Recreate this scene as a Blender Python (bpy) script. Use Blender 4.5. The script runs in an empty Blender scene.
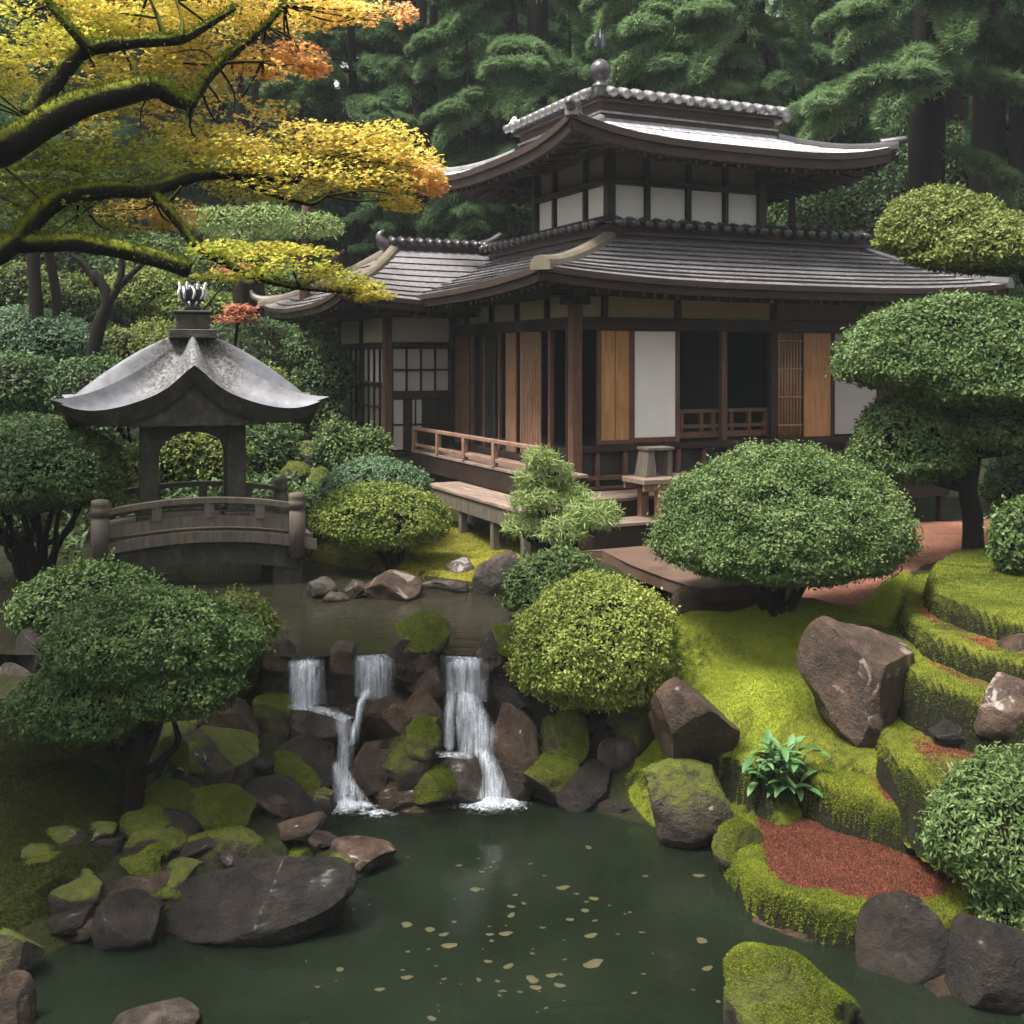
import bpy, math, random
import numpy as np
from mathutils import Vector

# ------------------------------------------------------------------ camera, sky, sun
S = bpy.context.scene
COL = S.collection
HAZE = 0.0005
F, CZ, HY = 1098.0, 4.4, 360.0
cam = bpy.data.cameras.new('camera'); cam_o = bpy.data.objects.new('camera', cam); COL.objects.link(cam_o)
cam.sensor_width = 36.0; cam.lens = 36.0 * F / 1024; cam.shift_y = -(512 - HY) / 1024.0
cam.clip_start = 0.1; cam.clip_end = 500
cam_o.location = (0, 0, CZ); cam_o.rotation_euler = (math.pi / 2, 0, 0)
S.camera = cam_o
SUN_EL, SUN_AZ = math.radians(66), math.radians(-122)       # azimuth from +Y towards +X
W = bpy.data.worlds.new('World'); S.world = W; W.use_nodes = True
wn = W.node_tree; wn.nodes.clear()
sky = wn.nodes.new('ShaderNodeTexSky'); sky.sky_type = 'NISHITA'; sky.sun_disc = False
sky.sun_elevation = SUN_EL; sky.sun_rotation = SUN_AZ
sky.air_density = 1.0; sky.dust_density = 4.0; sky.ozone_density = 1.0
hs = wn.nodes.new('ShaderNodeHueSaturation'); hs.inputs['Saturation'].default_value = 0.14
bg = wn.nodes.new('ShaderNodeBackground'); bg.inputs['Strength'].default_value = 0.09
wo = wn.nodes.new('ShaderNodeOutputWorld')
wn.links.new(sky.outputs[0], hs.inputs['Color']); wn.links.new(hs.outputs[0], bg.inputs[0]); wn.links.new(bg.outputs[0], wo.inputs[0])
sl = bpy.data.lights.new('sun', 'SUN'); sl.energy = 1.7; sl.angle = math.radians(17); sl.color = (1, 0.95, 0.86)
so = bpy.data.objects.new('sun', sl); COL.objects.link(so)
sd = Vector((math.sin(SUN_AZ) * math.cos(SUN_EL), math.cos(SUN_AZ) * math.cos(SUN_EL), math.sin(SUN_EL)))
so.rotation_euler = sd.to_track_quat('Z', 'Y').to_euler(); so.location = (0, 0, 30)
S.view_settings.view_transform = 'Standard'; S.view_settings.look = 'None'
S.view_settings.exposure = 2.5; S.view_settings.gamma = 1.0
S.render.engine = 'CYCLES'
S.cycles.use_denoising = True; S.cycles.max_bounces = 6; S.cycles.diffuse_bounces = 3
S.cycles.glossy_bounces = 3; S.cycles.transmission_bounces = 4; S.cycles.transparent_max_bounces = 12
S.cycles.volume_bounces = 0; S.cycles.caustics_reflective = False; S.cycles.caustics_refractive = False

# ------------------------------------------------------------------ helpers
def P(px, py, Y): return np.array([(px - 512) * Y / F, Y, CZ - (py - HY) * Y / F])
def G(px, py, z):
    Y = F * (CZ - z) / (py - HY); return np.array([(px - 512) * Y / F, Y, z])
def unit(a): return a / np.maximum(np.linalg.norm(a, axis=-1, keepdims=True), 1e-9)
def _h(ix, iy, iz, s):
    n = (ix * 73856093 ^ iy * 19349663 ^ iz * 83492791 ^ (s * 2654435761 & 0x7fffffff)) & 0xffffffff
    n = ((n ^ (n >> 13)) * 1274126177) & 0xffffffff
    n = ((n ^ (n >> 16)) * 668265263) & 0xffffffff
    return ((n ^ (n >> 15)) & 0xffffff) / float(0xffffff)
def vn(p, s=0):
    p = np.asarray(p, float); i = np.floor(p).astype(np.int64); f = p - i; f = f * f * (3 - 2 * f)
    x, y, z = i[..., 0], i[..., 1], i[..., 2]; r = 0
    for dx in (0, 1):
        for dy in (0, 1):
            for dz in (0, 1):
                w = (f[..., 0] if dx else 1 - f[..., 0]) * (f[..., 1] if dy else 1 - f[..., 1]) * (f[..., 2] if dz else 1 - f[..., 2])
                r = r + w * _h(x + dx, y + dy, z + dz, s)
    return r * 2 - 1
def fbm(p, s=0, o=3):
    p = np.asarray(p, float); r = 0; a = 1.0; t = 0
    for k in range(o):
        r = r + a * vn(p * (2 ** k) + 17.3 * k, s + k); t += a; a *= .5
    return r / t
def sdist(x, y, poly):
    """signed distance to a polygon, positive inside"""
    x = np.asarray(x, float); y = np.asarray(y, float); poly = np.asarray(poly, float)[:, :2]
    d = np.full(x.shape, 1e9); ins = np.zeros(x.shape, bool); n = len(poly)
    for i in range(n):
        ax, ay = poly[i]; bx, by = poly[(i + 1) % n]
        ex, ey = bx - ax, by - ay; t = np.clip(((x - ax) * ex + (y - ay) * ey) / (ex * ex + ey * ey + 1e-12), 0, 1)
        d = np.minimum(d, np.hypot(x - ax - t * ex, y - ay - t * ey))
        c = (ay > y) != (by > y)
        ins ^= c & (x < ex * (y - ay) / (ey if abs(ey) > 1e-12 else 1e-12) + ax)
    return np.where(ins, d, -d)
def smooth_poly(pts, k=2):
    p = np.asarray(pts, float)
    for _ in range(k):
        q = np.roll(p, -1, 0); p = np.stack([p * .75 + q * .25, p * .25 + q * .75], 1).reshape(-1, p.shape[1])
    return p

class MB:
    def __init__(s): s.V = []; s.F = []; s.n = 0
    def add(s, V, Fc, mi=0, tint=None, sm=False):
        V = np.asarray(V, float).reshape(-1, 3); Fc = np.asarray(Fc, np.int64)
        t = np.zeros(len(V)) if tint is None else np.broadcast_to(np.asarray(tint, float), (len(V),))
        s.V.append((V, t)); s.F.append((Fc + s.n, mi, sm)); s.n += len(V); return s
    def box(s, a, b, mi=0):
        x0, y0, z0 = np.minimum(a, b); x1, y1, z1 = np.maximum(a, b)
        V = [(x0,y0,z0),(x1,y0,z0),(x1,y1,z0),(x0,y1,z0),(x0,y0,z1),(x1,y0,z1),(x1,y1,z1),(x0,y1,z1)]
        return s.add(V, [(3,2,1,0),(4,5,6,7),(0,1,5,4),(1,2,6,5),(2,3,7,6),(3,0,4,7)], mi)
    def bar(s, a, b, w, h, mi=0, up=(0, 0, 1)):
        """box whose axis runs from a to b, w across and h up"""
        a = np.asarray(a, float); b = np.asarray(b, float); d = unit(b - a); up = np.asarray(up, float)
        r = unit(np.cross(d, up)); u = np.cross(r, d); r = r * w / 2; u = u * h / 2
        V = [a-r-u, a+r-u, a+r+u, a-r+u, b-r-u, b+r-u, b+r+u, b-r+u]
        return s.add(V, [(0,1,2,3),(7,6,5,4),(1,0,4,5),(2,1,5,6),(3,2,6,7),(0,3,7,4)], mi)
    def tube(s, pts, rad, k=8, mi=0, res=4, tint=None, noise=0, seed=0, flat=1.0):
        p = np.asarray(pts, float); r = np.broadcast_to(np.asarray(rad, float), (len(p),)).copy()
        if res > 1 and len(p) > 2:
            q = []; rr = []
            for i in range(len(p) - 1):
                p0 = p[max(i-1, 0)]; p1 = p[i]; p2 = p[i+1]; p3 = p[min(i+2, len(p)-1)]
                for j in range(res):
                    t = j / res
                    q.append(.5*((2*p1)+(p2-p0)*t+(2*p0-5*p1+4*p2-p3)*t*t+(3*p1-p0-3*p2+p3)*t**3)); rr.append(r[i]*(1-t)+r[i+1]*t)
            q.append(p[-1]); rr.append(r[-1]); p = np.array(q); r = np.array(rr)
        n = len(p); d = unit(np.gradient(p, axis=0)); ref = np.array([0, 0, 1.]) if abs(d[0][2]) < .9 else np.array([1., 0, 0])
        a = unit(np.cross(d[0], ref)); V = []; an = np.arange(k) * 2 * math.pi / k
        for i in range(n):
            a = unit(a - d[i] * np.dot(a, d[i])); b = np.cross(d[i], a)
            V.append(p[i] + r[i] * (np.cos(an)[:, None] * a + np.sin(an)[:, None] * b * flat))
        V = np.array(V)
        if noise:
            nz = fbm(V.reshape(-1, 3) * (1.2 / max(r.max(), .02)) * .5, seed, 2).reshape(n, k)
            V = p[:, None] + (V - p[:, None]) * (1 + noise * nz[..., None])
        V = V.reshape(-1, 3); i = np.arange(n - 1)[:, None] * k; j = np.arange(k)[None]; j2 = (j + 1) % k
        Fc = np.stack([i + j, i + j2, i + k + j2, i + k + j], -1).reshape(-1, 4)
        s.add(V, Fc, mi, tint, True); o = s.n - len(V)
        c = s.n; s.add([p[0], p[-1]], np.zeros((0, 3), int), mi, None if tint is None else float(np.mean(tint)))
        jj = np.arange(k); s.F.append((np.stack([np.full(k, c), o + (jj + 1) % k, o + jj], 1), mi, True))
        s.F.append((np.stack([np.full(k, c + 1), o + (n-1)*k + jj, o + (n-1)*k + (jj + 1) % k], 1), mi, True)); return s
    def lathe(s, c, prof, k=16, mi=0, sm=True):
        c = np.asarray(c, float); an = np.arange(k) * 2 * math.pi / k; n = len(prof)
        V = np.array([[(c[0] + r * math.cos(a), c[1] + r * math.sin(a), c[2] + z) for a in an] for r, z in prof]).reshape(-1, 3)
        i = np.arange(n - 1)[:, None] * k; j = np.arange(k)[None]; j2 = (j + 1) % k
        return s.add(V, np.stack([i + j, i + j2, i + k + j2, i + k + j], -1).reshape(-1, 4), mi, None, sm)
    def grid(s, V, mi=0, sm=True, closed=False, tint=None):
        V = np.asarray(V, float); n, m = V.shape[:2]; i = np.arange(n - 1)[:, None] * m
        j = np.arange(m if closed else m - 1)[None]; j2 = (j + 1) % m
        return s.add(V.reshape(-1, 3), np.stack([i + j, i + j2, i + m + j2, i + m + j], -1).reshape(-1, 4), mi, tint, sm)
    def build(s, name, mats, parent=None, loc=None, bevel=0, **props):
        me = bpy.data.meshes.new(name)
        V = np.concatenate([v for v, _ in s.V]); T = np.concatenate([t for _, t in s.V])
        if loc is not None: V = V - np.asarray(loc, float)
        Fs = [(f, m, q) for f, m, q in s.F if len(f)]
        tot = np.concatenate([np.full(len(f), f.shape[1]) for f, _, _ in Fs]); li = np.concatenate([f.ravel() for f, _, _ in Fs])
        mi = np.concatenate([np.full(len(f), m) for f, m, _ in Fs]); sm = np.concatenate([np.full(len(f), q) for f, _, q in Fs])
        me.vertices.add(len(V)); me.vertices.foreach_set('co', V.astype(np.float32).ravel())
        me.loops.add(len(li)); me.loops.foreach_set('vertex_index', li.astype(np.int32))
        me.polygons.add(len(tot)); me.polygons.foreach_set('loop_start', np.concatenate([[0], np.cumsum(tot)[:-1]]).astype(np.int32))
        me.polygons.foreach_set('material_index', mi.astype(np.int32)); me.polygons.foreach_set('use_smooth', sm.astype(bool))
        at = me.attributes.new('tint', 'FLOAT', 'POINT'); at.data.foreach_set('value', T.astype(np.float32))
        me.update(calc_edges=True)
        for m in (mats if isinstance(mats, (list, tuple)) else [mats]): me.materials.append(m)
        o = bpy.data.objects.new(name, me); COL.objects.link(o)
        if parent is not None: o.parent = parent
        if loc is not None: o.location = loc
        if bevel:
            b = o.modifiers.new('bevel', 'BEVEL'); b.width = bevel; b.segments = 1; b.limit_method = 'ANGLE'
        for k, v in props.items(): o[k] = v
        return o
def thing(name, label, cat, loc=(0, 0, 0), rz=0, group=None):
    o = bpy.data.objects.new(name, None); COL.objects.link(o); o.location = loc; o.rotation_euler = (0, 0, rz)
    o.empty_display_size = .2; return tag(o, label, cat, group)
def tag(o, label, cat, group=None):
    o['label'] = label; o['category'] = cat
    if group: o['group'] = group
    return o
def sub(o, parent): o.parent = parent; return o

# ------------------------------------------------------------------ materials
def new(name):
    m = bpy.data.materials.new(name); m.use_nodes = True; m.node_tree.nodes.clear(); return m, m.node_tree
def nd(nt, t, ins=None, **kw):
    n = nt.nodes.new(t)
    for k, v in kw.items(): setattr(n, k, v)
    for k, v in (ins or {}).items():
        if isinstance(v, bpy.types.NodeSocket): nt.links.new(v, n.inputs[k])
        else: n.inputs[k].default_value = v
    return n
def c4(c): return (c[0], c[1], c[2], 1)
def ramp(nt, fac, stops, interp='LINEAR'):
    n = nd(nt, 'ShaderNodeValToRGB', {'Fac': fac}); e = n.color_ramp.elements; n.color_ramp.interpolation = interp
    while len(e) < len(stops): e.new(.5)
    for k, (p, c) in enumerate(stops): e[k].position = p; e[k].color = c4(c)
    return n.outputs['Color']
def val(nt, fac, a, b, c=0.0, d=1.0):
    return nd(nt, 'ShaderNodeMapRange', {0: fac, 1: a, 2: b, 3: c, 4: d}).outputs[0]
def noise(nt, co, sc, det=4, dist=0, rough=.55):
    return nd(nt, 'ShaderNodeTexNoise', {'Vector': co, 'Scale': sc, 'Detail': det, 'Distortion': dist, 'Roughness': rough}).outputs['Fac']
def mixc(nt, f, a, b):
    n = nd(nt, 'ShaderNodeMix', data_type='RGBA')
    for k, v in ((0, f), (6, a), (7, b)):
        if isinstance(v, bpy.types.NodeSocket): nt.links.new(v, n.inputs[k])
        else: n.inputs[k].default_value = v if k == 0 else c4(v)
    return n.outputs[2]
def mth(nt, op, a, b=0.0, c=0.0):
    n = nd(nt, 'ShaderNodeMath', operation=op)
    for k, v in enumerate((a, b, c)):
        if isinstance(v, bpy.types.NodeSocket): nt.links.new(v, n.inputs[k])
        else: n.inputs[k].default_value = v
    return n.outputs[0]
def bump(nt, h, st=.3, d=.02): return nd(nt, 'ShaderNodeBump', {'Height': h, 'Strength': st, 'Distance': d}).outputs[0]
def finish(nt, sh): nt.links.new(sh, nd(nt, 'ShaderNodeOutputMaterial').inputs[0])
def prin(nt, **k):
    return nd(nt, 'ShaderNodeBsdfPrincipled', {a.replace('_', ' '): v for a, v in k.items()})
def objco(nt): return nd(nt, 'ShaderNodeTexCoord').outputs['Object']
def geo(nt): return nd(nt, 'ShaderNodeNewGeometry')
def scaled(nt, co, s): return nd(nt, 'ShaderNodeMapping', {'Vector': co, 'Scale': s}).outputs[0]

def leafmat(name, stops, rough=.5, tr=.3, spec=.3):
    m, nt = new(name); a = nd(nt, 'ShaderNodeAttribute', attribute_name='tint').outputs['Fac']
    c = ramp(nt, a, stops); p = prin(nt, Base_Color=c, Roughness=rough, Specular_IOR_Level=spec)
    t = nd(nt, 'ShaderNodeBsdfTranslucent', {'Color': c})
    finish(nt, nd(nt, 'ShaderNodeMixShader', {0: tr, 1: p.outputs[0], 2: t.outputs[0]}).outputs[0]); return m
def barkmat(name, c1, c2, moss=0.0, sc=6, mc=(.07, .09, .012)):
    m, nt = new(name); co = objco(nt); st = scaled(nt, co, (1, 1, .18))
    n1 = noise(nt, st, sc * 2, 6); n2 = noise(nt, co, sc * .5, 3)
    c = mixc(nt, n1, c1, c2)
    if moss:
        nz = nd(nt, 'ShaderNodeSeparateXYZ', {0: geo(nt).outputs['Normal']}).outputs[2]
        f = val(nt, mth(nt, 'ADD', nz, mth(nt, 'MULTIPLY', n2, 1.4)), 1.35 - moss, 1.75 - moss)
        c = mixc(nt, f, c, ramp(nt, noise(nt, co, 9, 3), [(.3, tuple(x * .55 for x in mc)), (.7, mc)]))
    p = prin(nt, Base_Color=c, Roughness=.85, Specular_IOR_Level=.1, Normal=bump(nt, n1, .8, .04)); finish(nt, p.outputs[0]); return m
def rockmat(name, c1, c2, moss=0.0, rough=.45, lichen=0.0, coat=0.0, mc=((.026, .034, .005), (.095, .105, .012)), lc=(.36, .32, .28)):
    m, nt = new(name); co = objco(nt); rnd = nd(nt, 'ShaderNodeObjectInfo').outputs['Random']
    of = nd(nt, 'ShaderNodeVectorMath', {0: co, 1: (0, 0, 0)}, operation='ADD')
    cx = nd(nt, 'ShaderNodeCombineXYZ', {0: mth(nt, 'MULTIPLY', rnd, 37.), 1: mth(nt, 'MULTIPLY', rnd, 71.), 2: rnd}); nt.links.new(cx.outputs[0], of.inputs[1])
    co = of.outputs[0]
    n1 = noise(nt, co, 3.2, 8, .6, .62); n2 = noise(nt, co, 13, 6, .2, .7); n3 = noise(nt, co, 48, 5, 0, .75); vc = nd(nt, 'ShaderNodeTexVoronoi', {'Vector': nd(nt, 'ShaderNodeMix', {0: .12, 4: co, 5: nd(nt, 'ShaderNodeTexNoise', {'Vector': co, 'Scale': 3.0}).outputs['Color']}, data_type='VECTOR').outputs[1], 'Scale': 2.6}, feature='DISTANCE_TO_EDGE').outputs['Distance']; crk = val(nt, vc, 0, .035)
    f = mth(nt, 'ADD', mth(nt, 'ADD', mth(nt, 'MULTIPLY', n1, .65), mth(nt, 'MULTIPLY', n2, .34)), mth(nt, 'MULTIPLY', mth(nt, 'SUBTRACT', n3, .3), .25))
    c = ramp(nt, f, [(.36, tuple(x * .45 for x in c1)), (.5, c1), (.66, c2)])
    if lichen:
        lf = val(nt, noise(nt, co, 2.6, 5, .8, .6), .70 - lichen, .74 - lichen); c = mixc(nt, mth(nt, 'MULTIPLY', lf, .75), c, lc)
    if moss:
        nz = nd(nt, 'ShaderNodeSeparateXYZ', {0: geo(nt).outputs['Normal']}).outputs[2]
        mf = val(nt, mth(nt, 'ADD', nz, mth(nt, 'ADD', mth(nt, 'MULTIPLY', n1, 1.7), mth(nt, 'MULTIPLY', n2, .5))), 1.86 - moss, 2.20 - moss)
        c = mixc(nt, mf, c, ramp(nt, n2, [(.3, mc[0]), (.7, mc[1])]))
        r = mth(nt, 'ADD', mth(nt, 'MULTIPLY', mf, .4), val(nt, n2, .3, .7, rough - .12, rough + .2))
    else: r = val(nt, n2, .3, .7, rough - .12, rough + .2)
    h = mth(nt, 'ADD', mth(nt, 'ADD', mth(nt, 'MULTIPLY', n2, 1.0), mth(nt, 'MULTIPLY', n3, .5)), mth(nt, 'MULTIPLY', crk, .07))
    p = prin(nt, Base_Color=c, Roughness=r, Specular_IOR_Level=.30, Coat_Weight=coat, Coat_Roughness=.16, Normal=bump(nt, h, .9, .06)); finish(nt, p.outputs[0]); return m
def woodmat(name, c1, c2, stretch=(14, 14, 1.2), rough=.5, sc=2.0, bs=.25):
    m, nt = new(name); co = objco(nt); s = scaled(nt, co, stretch)
    n = noise(nt, s, sc, 6, .5, .65); n2 = noise(nt, co, 1.3, 3)
    c = mixc(nt, val(nt, n, .3, .72), c1, c2); c = mixc(nt, val(nt, n2, .45, .75, 0, .45), c, tuple(x * .5 for x in c1))
    p = prin(nt, Base_Color=c, Roughness=val(nt, n2, .3, .7, rough - .1, rough + .15), Specular_IOR_Level=.22, Normal=bump(nt, n, bs, .01)); finish(nt, p.outputs[0]); return m
def plain(name, c, rough=.6, var=.25, sc=5, spec=.5):
    m, nt = new(name); n = noise(nt, objco(nt), sc, 6)
    p = prin(nt, Base_Color=mixc(nt, val(nt, n, .3, .7), tuple(x * (1 - var) for x in c), tuple(min(1, x * (1 + var * .5)) for x in c)), Roughness=rough, Specular_IOR_Level=spec,
             Normal=bump(nt, n, .15, .01)); finish(nt, p.outputs[0]); return m
def mossmat(name, dark, lite, red=None, earth=(.009, .009, .0035)):
    m, nt = new(name); co = geo(nt).outputs['Position']
    n1 = noise(nt, co, 1.6, 5, .4); n2 = noise(nt, co, 14, 5); n3 = noise(nt, co, 70, 3)
    c = ramp(nt, mth(nt, 'ADD', mth(nt, 'MULTIPLY', n1, .6), mth(nt, 'MULTIPLY', n2, .4)), [(.32, dark), (.62, lite)])
    a = nd(nt, 'ShaderNodeAttribute', attribute_name='tint').outputs['Fac']
    if red is not None: c = mixc(nt, val(nt, mth(nt, 'ADD', a, mth(nt, 'MULTIPLY', mth(nt, 'SUBTRACT', n1, .5), 1.1)), .42, .58), c, mixc(nt, n2, tuple(x * .6 for x in red), red))
    nz = nd(nt, 'ShaderNodeSeparateXYZ', {0: geo(nt).outputs['True Normal']}).outputs[2]
    c = mixc(nt, val(nt, mth(nt, 'ADD', nz, mth(nt, 'MULTIPLY', mth(nt, 'SUBTRACT', n2, .5), .8)), .30, .62), earth, c)
    h = mth(nt, 'ADD', n2, mth(nt, 'MULTIPLY', n3, .6))
    p = prin(nt, Base_Color=c, Roughness=.9, Specular_IOR_Level=.15, Normal=bump(nt, h, .9, .05))
    finish(nt, p.outputs[0]); return m

M = {}
M['shrub_mid'] = leafmat('shrub_green', [(0, (.016, .034, .008)), (.5, (.050, .090, .020)), (1, (.165, .215, .080))], .55, .25, .22)
M['shrub_dark'] = leafmat('shrub_deep_green', [(0, (.012, .028, .008)), (.5, (.034, .068, .017)), (1, (.105, .155, .052))], .55, .25, .22)
M['shrub_lime'] = leafmat('shrub_lime', [(0, (.030, .050, .008)), (.5, (.125, .165, .026)), (1, (.34, .36, .085))], .55, .3, .22)
M['shrub_blue'] = leafmat('shrub_blue_green', [(0, (.028, .060, .030)), (.5, (.070, .125, .060)), (1, (.13, .20, .105))], .55, .3, .2)
M['shrub_yel'] = leafmat('shrub_olive', [(0, (.022, .040, .008)), (.5, (.072, .100, .018)), (1, (.19, .215, .05))], .55, .3, .2)
M['cedar'] = leafmat('cedar_needles', [(0, (.022, .052, .020)), (.5, (.078, .145, .056)), (1, (.17, .25, .115))], .6, .4, .2)
M['cedar_hi'] = leafmat('cedar_bright_needles', [(0, (.030, .060, .024)), (.5, (.115, .190, .080)), (1, (.235, .32, .15))], .55, .4, .2)
M['pine'] = leafmat('pine_needles', [(0, (.05, .075, .02)), (.5, (.15, .21, .06)), (1, (.27, .33, .12))], .55, .35, .2)
M['maple'] = leafmat('maple_leaves', [(0, (.10, .16, .012)), (.22, (.38, .43, .06)), (.45, (.72, .57, .13)), (.62, (.80, .52, .17)), (.8, (.74, .36, .15)), (1, (.30, .11, .08))], .55, .66, .2)
M['broad'] = leafmat('broad_leaf', [(0, (.03, .07, .02)), (.5, (.06, .14, .045)), (1, (.13, .22, .09))], .5, .3, .25)
M['bark'] = barkmat('bark_brown', (.004, .0028, .002), (.013, .0085, .006))
M['bark_red'] = barkmat('bark_reddish', (.02, .010, .007), (.075, .042, .030))
M['bark_moss'] = barkmat('bark_mossy', (.003, .0023, .0018), (.009, .007, .005), .56, 6, (.13, .14, .012))
M['rock_brown'] = rockmat('rock_wet_brown', (.026, .0145, .008), (.070, .042, .025), .0, .36, coat=.08)
M['rock_dark'] = rockmat('rock_wet_dark', (.0085, .006, .0045), (.024, .0165, .012), .0, .36, coat=.05)
M['rock_pink'] = rockmat('rock_pinkish', (.034, .018, .011), (.095, .057, .038), .0, .36, .12, coat=.12, lc=(.26, .20, .165))
M['rock_grey'] = rockmat('rock_grey', (.026, .0195, .0145), (.092, .070, .055), .0, .34, coat=.08)
M['rock_moss'] = rockmat('rock_mossy', (.024, .017, .010), (.070, .050, .034), 1.0, .5)
M['rock_half'] = rockmat('rock_half_mossy', (.018, .013, .008), (.062, .046, .032), .36, .42, .05)
M['moss_blade'] = leafmat('moss_blades', [(0, (.025, .035, .004)), (.5, (.085, .112, .010)), (.8, (.20, .225, .020)), (.81, (.055, .022, .014)), (1, (.13, .05, .03))], .8, .3, .1)
M['moss_shade'] = leafmat('moss_blades_painted_shade', [(0, (.010, .014, .003)), (.5, (.027, .034, .006)), (1, (.062, .070, .010))], .8, .3, .1)  # darker copy of the moss blades, bank shade put into their colour
M['moss'] = mossmat('moss_ground', (.026, .034, .005), (.12, .13, .012), (.15, .042, .024))
M['lawn_blade'] = leafmat('lawn_moss_blades', [(0, (.06, .078, .008)), (.5, (.175, .215, .020)), (1, (.31, .34, .045))], .8, .35, .1)  # lighter copy of the moss blades, sunlight put into their colour
M['lawn_moss'] = mossmat('lawn_moss_ground', (.065, .08, .009), (.19, .22, .022))  # lawn base lightened likewise, sunlit look painted in
M['moss_shade_ground'] = mossmat('moss_ground_painted_shade', (.008, .011, .003), (.034, .040, .007))  # moss ground with the same bank shade put into its colour
M['moss_gold'] = mossmat('moss_golden', (.05, .05, .006), (.20, .17, .018), (.17, .075, .03))
M['gravel_red'] = mossmat('red_needle_path', (.09, .034, .022), (.21, .095, .062), (.15, .12, .08))
M['soil'] = mossmat('forest_soil', (.006, .007, .003), (.022, .026, .006), (.10, .045, .028))
M['wood_dark'] = woodmat('timber_dark', (.010, .0062, .005), (.030, .018, .0135))
M['wood_beam'] = woodmat('timber_beam', (.011, .0068, .005), (.034, .020, .014), (1.2, 1.2, 10))
M['wood_red'] = woodmat('timber_red_brown', (.055, .026, .017), (.135, .068, .044))
M['wood_warm'] = woodmat('cedar_board', (.25, .12, .043), (.44, .235, .10), (10, 10, .7), .45)
M['wood_mid'] = woodmat('timber_mid', (.11, .058, .034), (.25, .145, .09))
M['deck'] = woodmat('deck_weathered', (.11, .078, .06), (.27, .20, .165), (8, 1.0, 8), .42)
M['deck_front'] = woodmat('deck_weathered_front', (.10, .072, .057), (.25, .19, .155), (1.0, 8, 8), .42)
M['rail'] = woodmat('railing_wood', (.12, .065, .045), (.25, .155, .112), (1.2, 1.2, 1.2), .5, 5)
M['grey_wood'] = woodmat('grey_board', (.055, .046, .035), (.125, .105, .083), (8, 8, .8), .6)
M['bamboo'] = woodmat('bamboo_blind', (.13, .07, .035), (.33, .19, .10), (30, 30, .8), .5)
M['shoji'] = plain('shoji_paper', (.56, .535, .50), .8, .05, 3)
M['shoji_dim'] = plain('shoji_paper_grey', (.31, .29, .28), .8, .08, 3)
M['plaster'] = plain('plaster_ochre', (.33, .26, .16), .85, .12, 2)
M['plaster_dark'] = plain('plaster_brown', (.13, .10, .072), .85, .15, 2)
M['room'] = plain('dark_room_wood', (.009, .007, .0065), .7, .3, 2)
M['stone_base'] = plain('stone_plinth', (.16, .14, .12), .8, .35, 6)
M['tile'] = plain('roof_tile', (.036, .032, .033), .28, .35, 7)
M['tile_pale'] = plain('ridge_tile_pale', (.14, .132, .13), .32, .45, 9)
M['trim_pale'] = plain('weathered_trim', (.115, .092, .066), .45, .35, 6)
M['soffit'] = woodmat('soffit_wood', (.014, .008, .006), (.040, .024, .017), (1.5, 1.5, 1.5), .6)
M['fascia'] = woodmat('fascia_wood', (.017, .010, .0075), (.046, .027, .020), (1.2, 1.2, 8), .5)
def roofmat(name, c1, c2, c3, rough, patch):
    m, nt = new(name); co = objco(nt)
    n1 = noise(nt, co, 1.1, 6, .4, .6); n2 = noise(nt, scaled(nt, co, (3, 3, 14)), 3, 5, .3); n3 = noise(nt, co, 26, 4)
    c = ramp(nt, mth(nt, 'ADD', mth(nt, 'MULTIPLY', n1, .6), mth(nt, 'MULTIPLY', n2, .4)), [(.34, c1), (.5, c2), (.66, c3)])
    if patch: c = mixc(nt, val(nt, noise(nt, co, 5.5, 7, 1.2, .7), .60, .63), c, tuple(x * .35 for x in c1))
    p = prin(nt, Base_Color=c, Roughness=val(nt, n2, .3, .7, rough - .08, rough + .12), Specular_IOR_Level=.8, Normal=bump(nt, mth(nt, 'ADD', n2, mth(nt, 'MULTIPLY', n3, .4)), .14, .01))
    finish(nt, p.outputs[0]); return m
M['roof_low'] = roofmat('roof_boards_wet', (.10, .093, .095), (.155, .145, .15), (.22, .208, .212), .17, False)
M['roof_up'] = roofmat('roof_wet_painted_sheen', (.40, .395, .41), (.58, .575, .60), (.68, .67, .70), .22, True)  # sky sheen of the wet roof put into the pale base colour
M['roof_stone'] = roofmat('roof_grey_lead', (.20, .20, .225), (.30, .30, .335), (.38, .38, .42), .42, False)
def lichened():
    m, nt = new('stone_dark_lichen'); co = objco(nt); n = noise(nt, co, 5, 7, .4, .65); n2 = noise(nt, co, 24, 5)
    c = ramp(nt, n, [(.35, (.010, .009, .006)), (.55, (.028, .024, .016)), (.75, (.075, .066, .042))])
    p = prin(nt, Base_Color=c, Roughness=.75, Normal=bump(nt, n2, .6, .02)); finish(nt, p.outputs[0]); return m
M['stone_dark'] = lichened()
def lichroof():
    m, nt = new('roof_lichen_grey'); co = objco(nt); n = noise(nt, co, 1.7, 6, .6, .6); n2 = noise(nt, co, 22, 6, .4, .7); n3 = noise(nt, co, 6, 5)
    base = ramp(nt, n3, [(.3, (.085, .085, .097)), (.7, (.155, .155, .175))])
    sx = nd(nt, 'ShaderNodeSeparateXYZ', {0: co}); near = mth(nt, 'ABSOLUTE', sx.outputs[0])
    f = mth(nt, 'MULTIPLY', val(nt, n2, .44, .56), val(nt, mth(nt, 'ADD', near, mth(nt, 'MULTIPLY', n, -1.1)), .25, -.12))
    c = mixc(nt, f, base, (.050, .045, .034))
    p = prin(nt, Base_Color=c, Roughness=val(nt, f, 0, 1, .55, .85), Specular_IOR_Level=.3, Normal=bump(nt, n2, .25, .02)); finish(nt, p.outputs[0]); return m
M['roof_lichen'] = lichroof()
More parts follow.
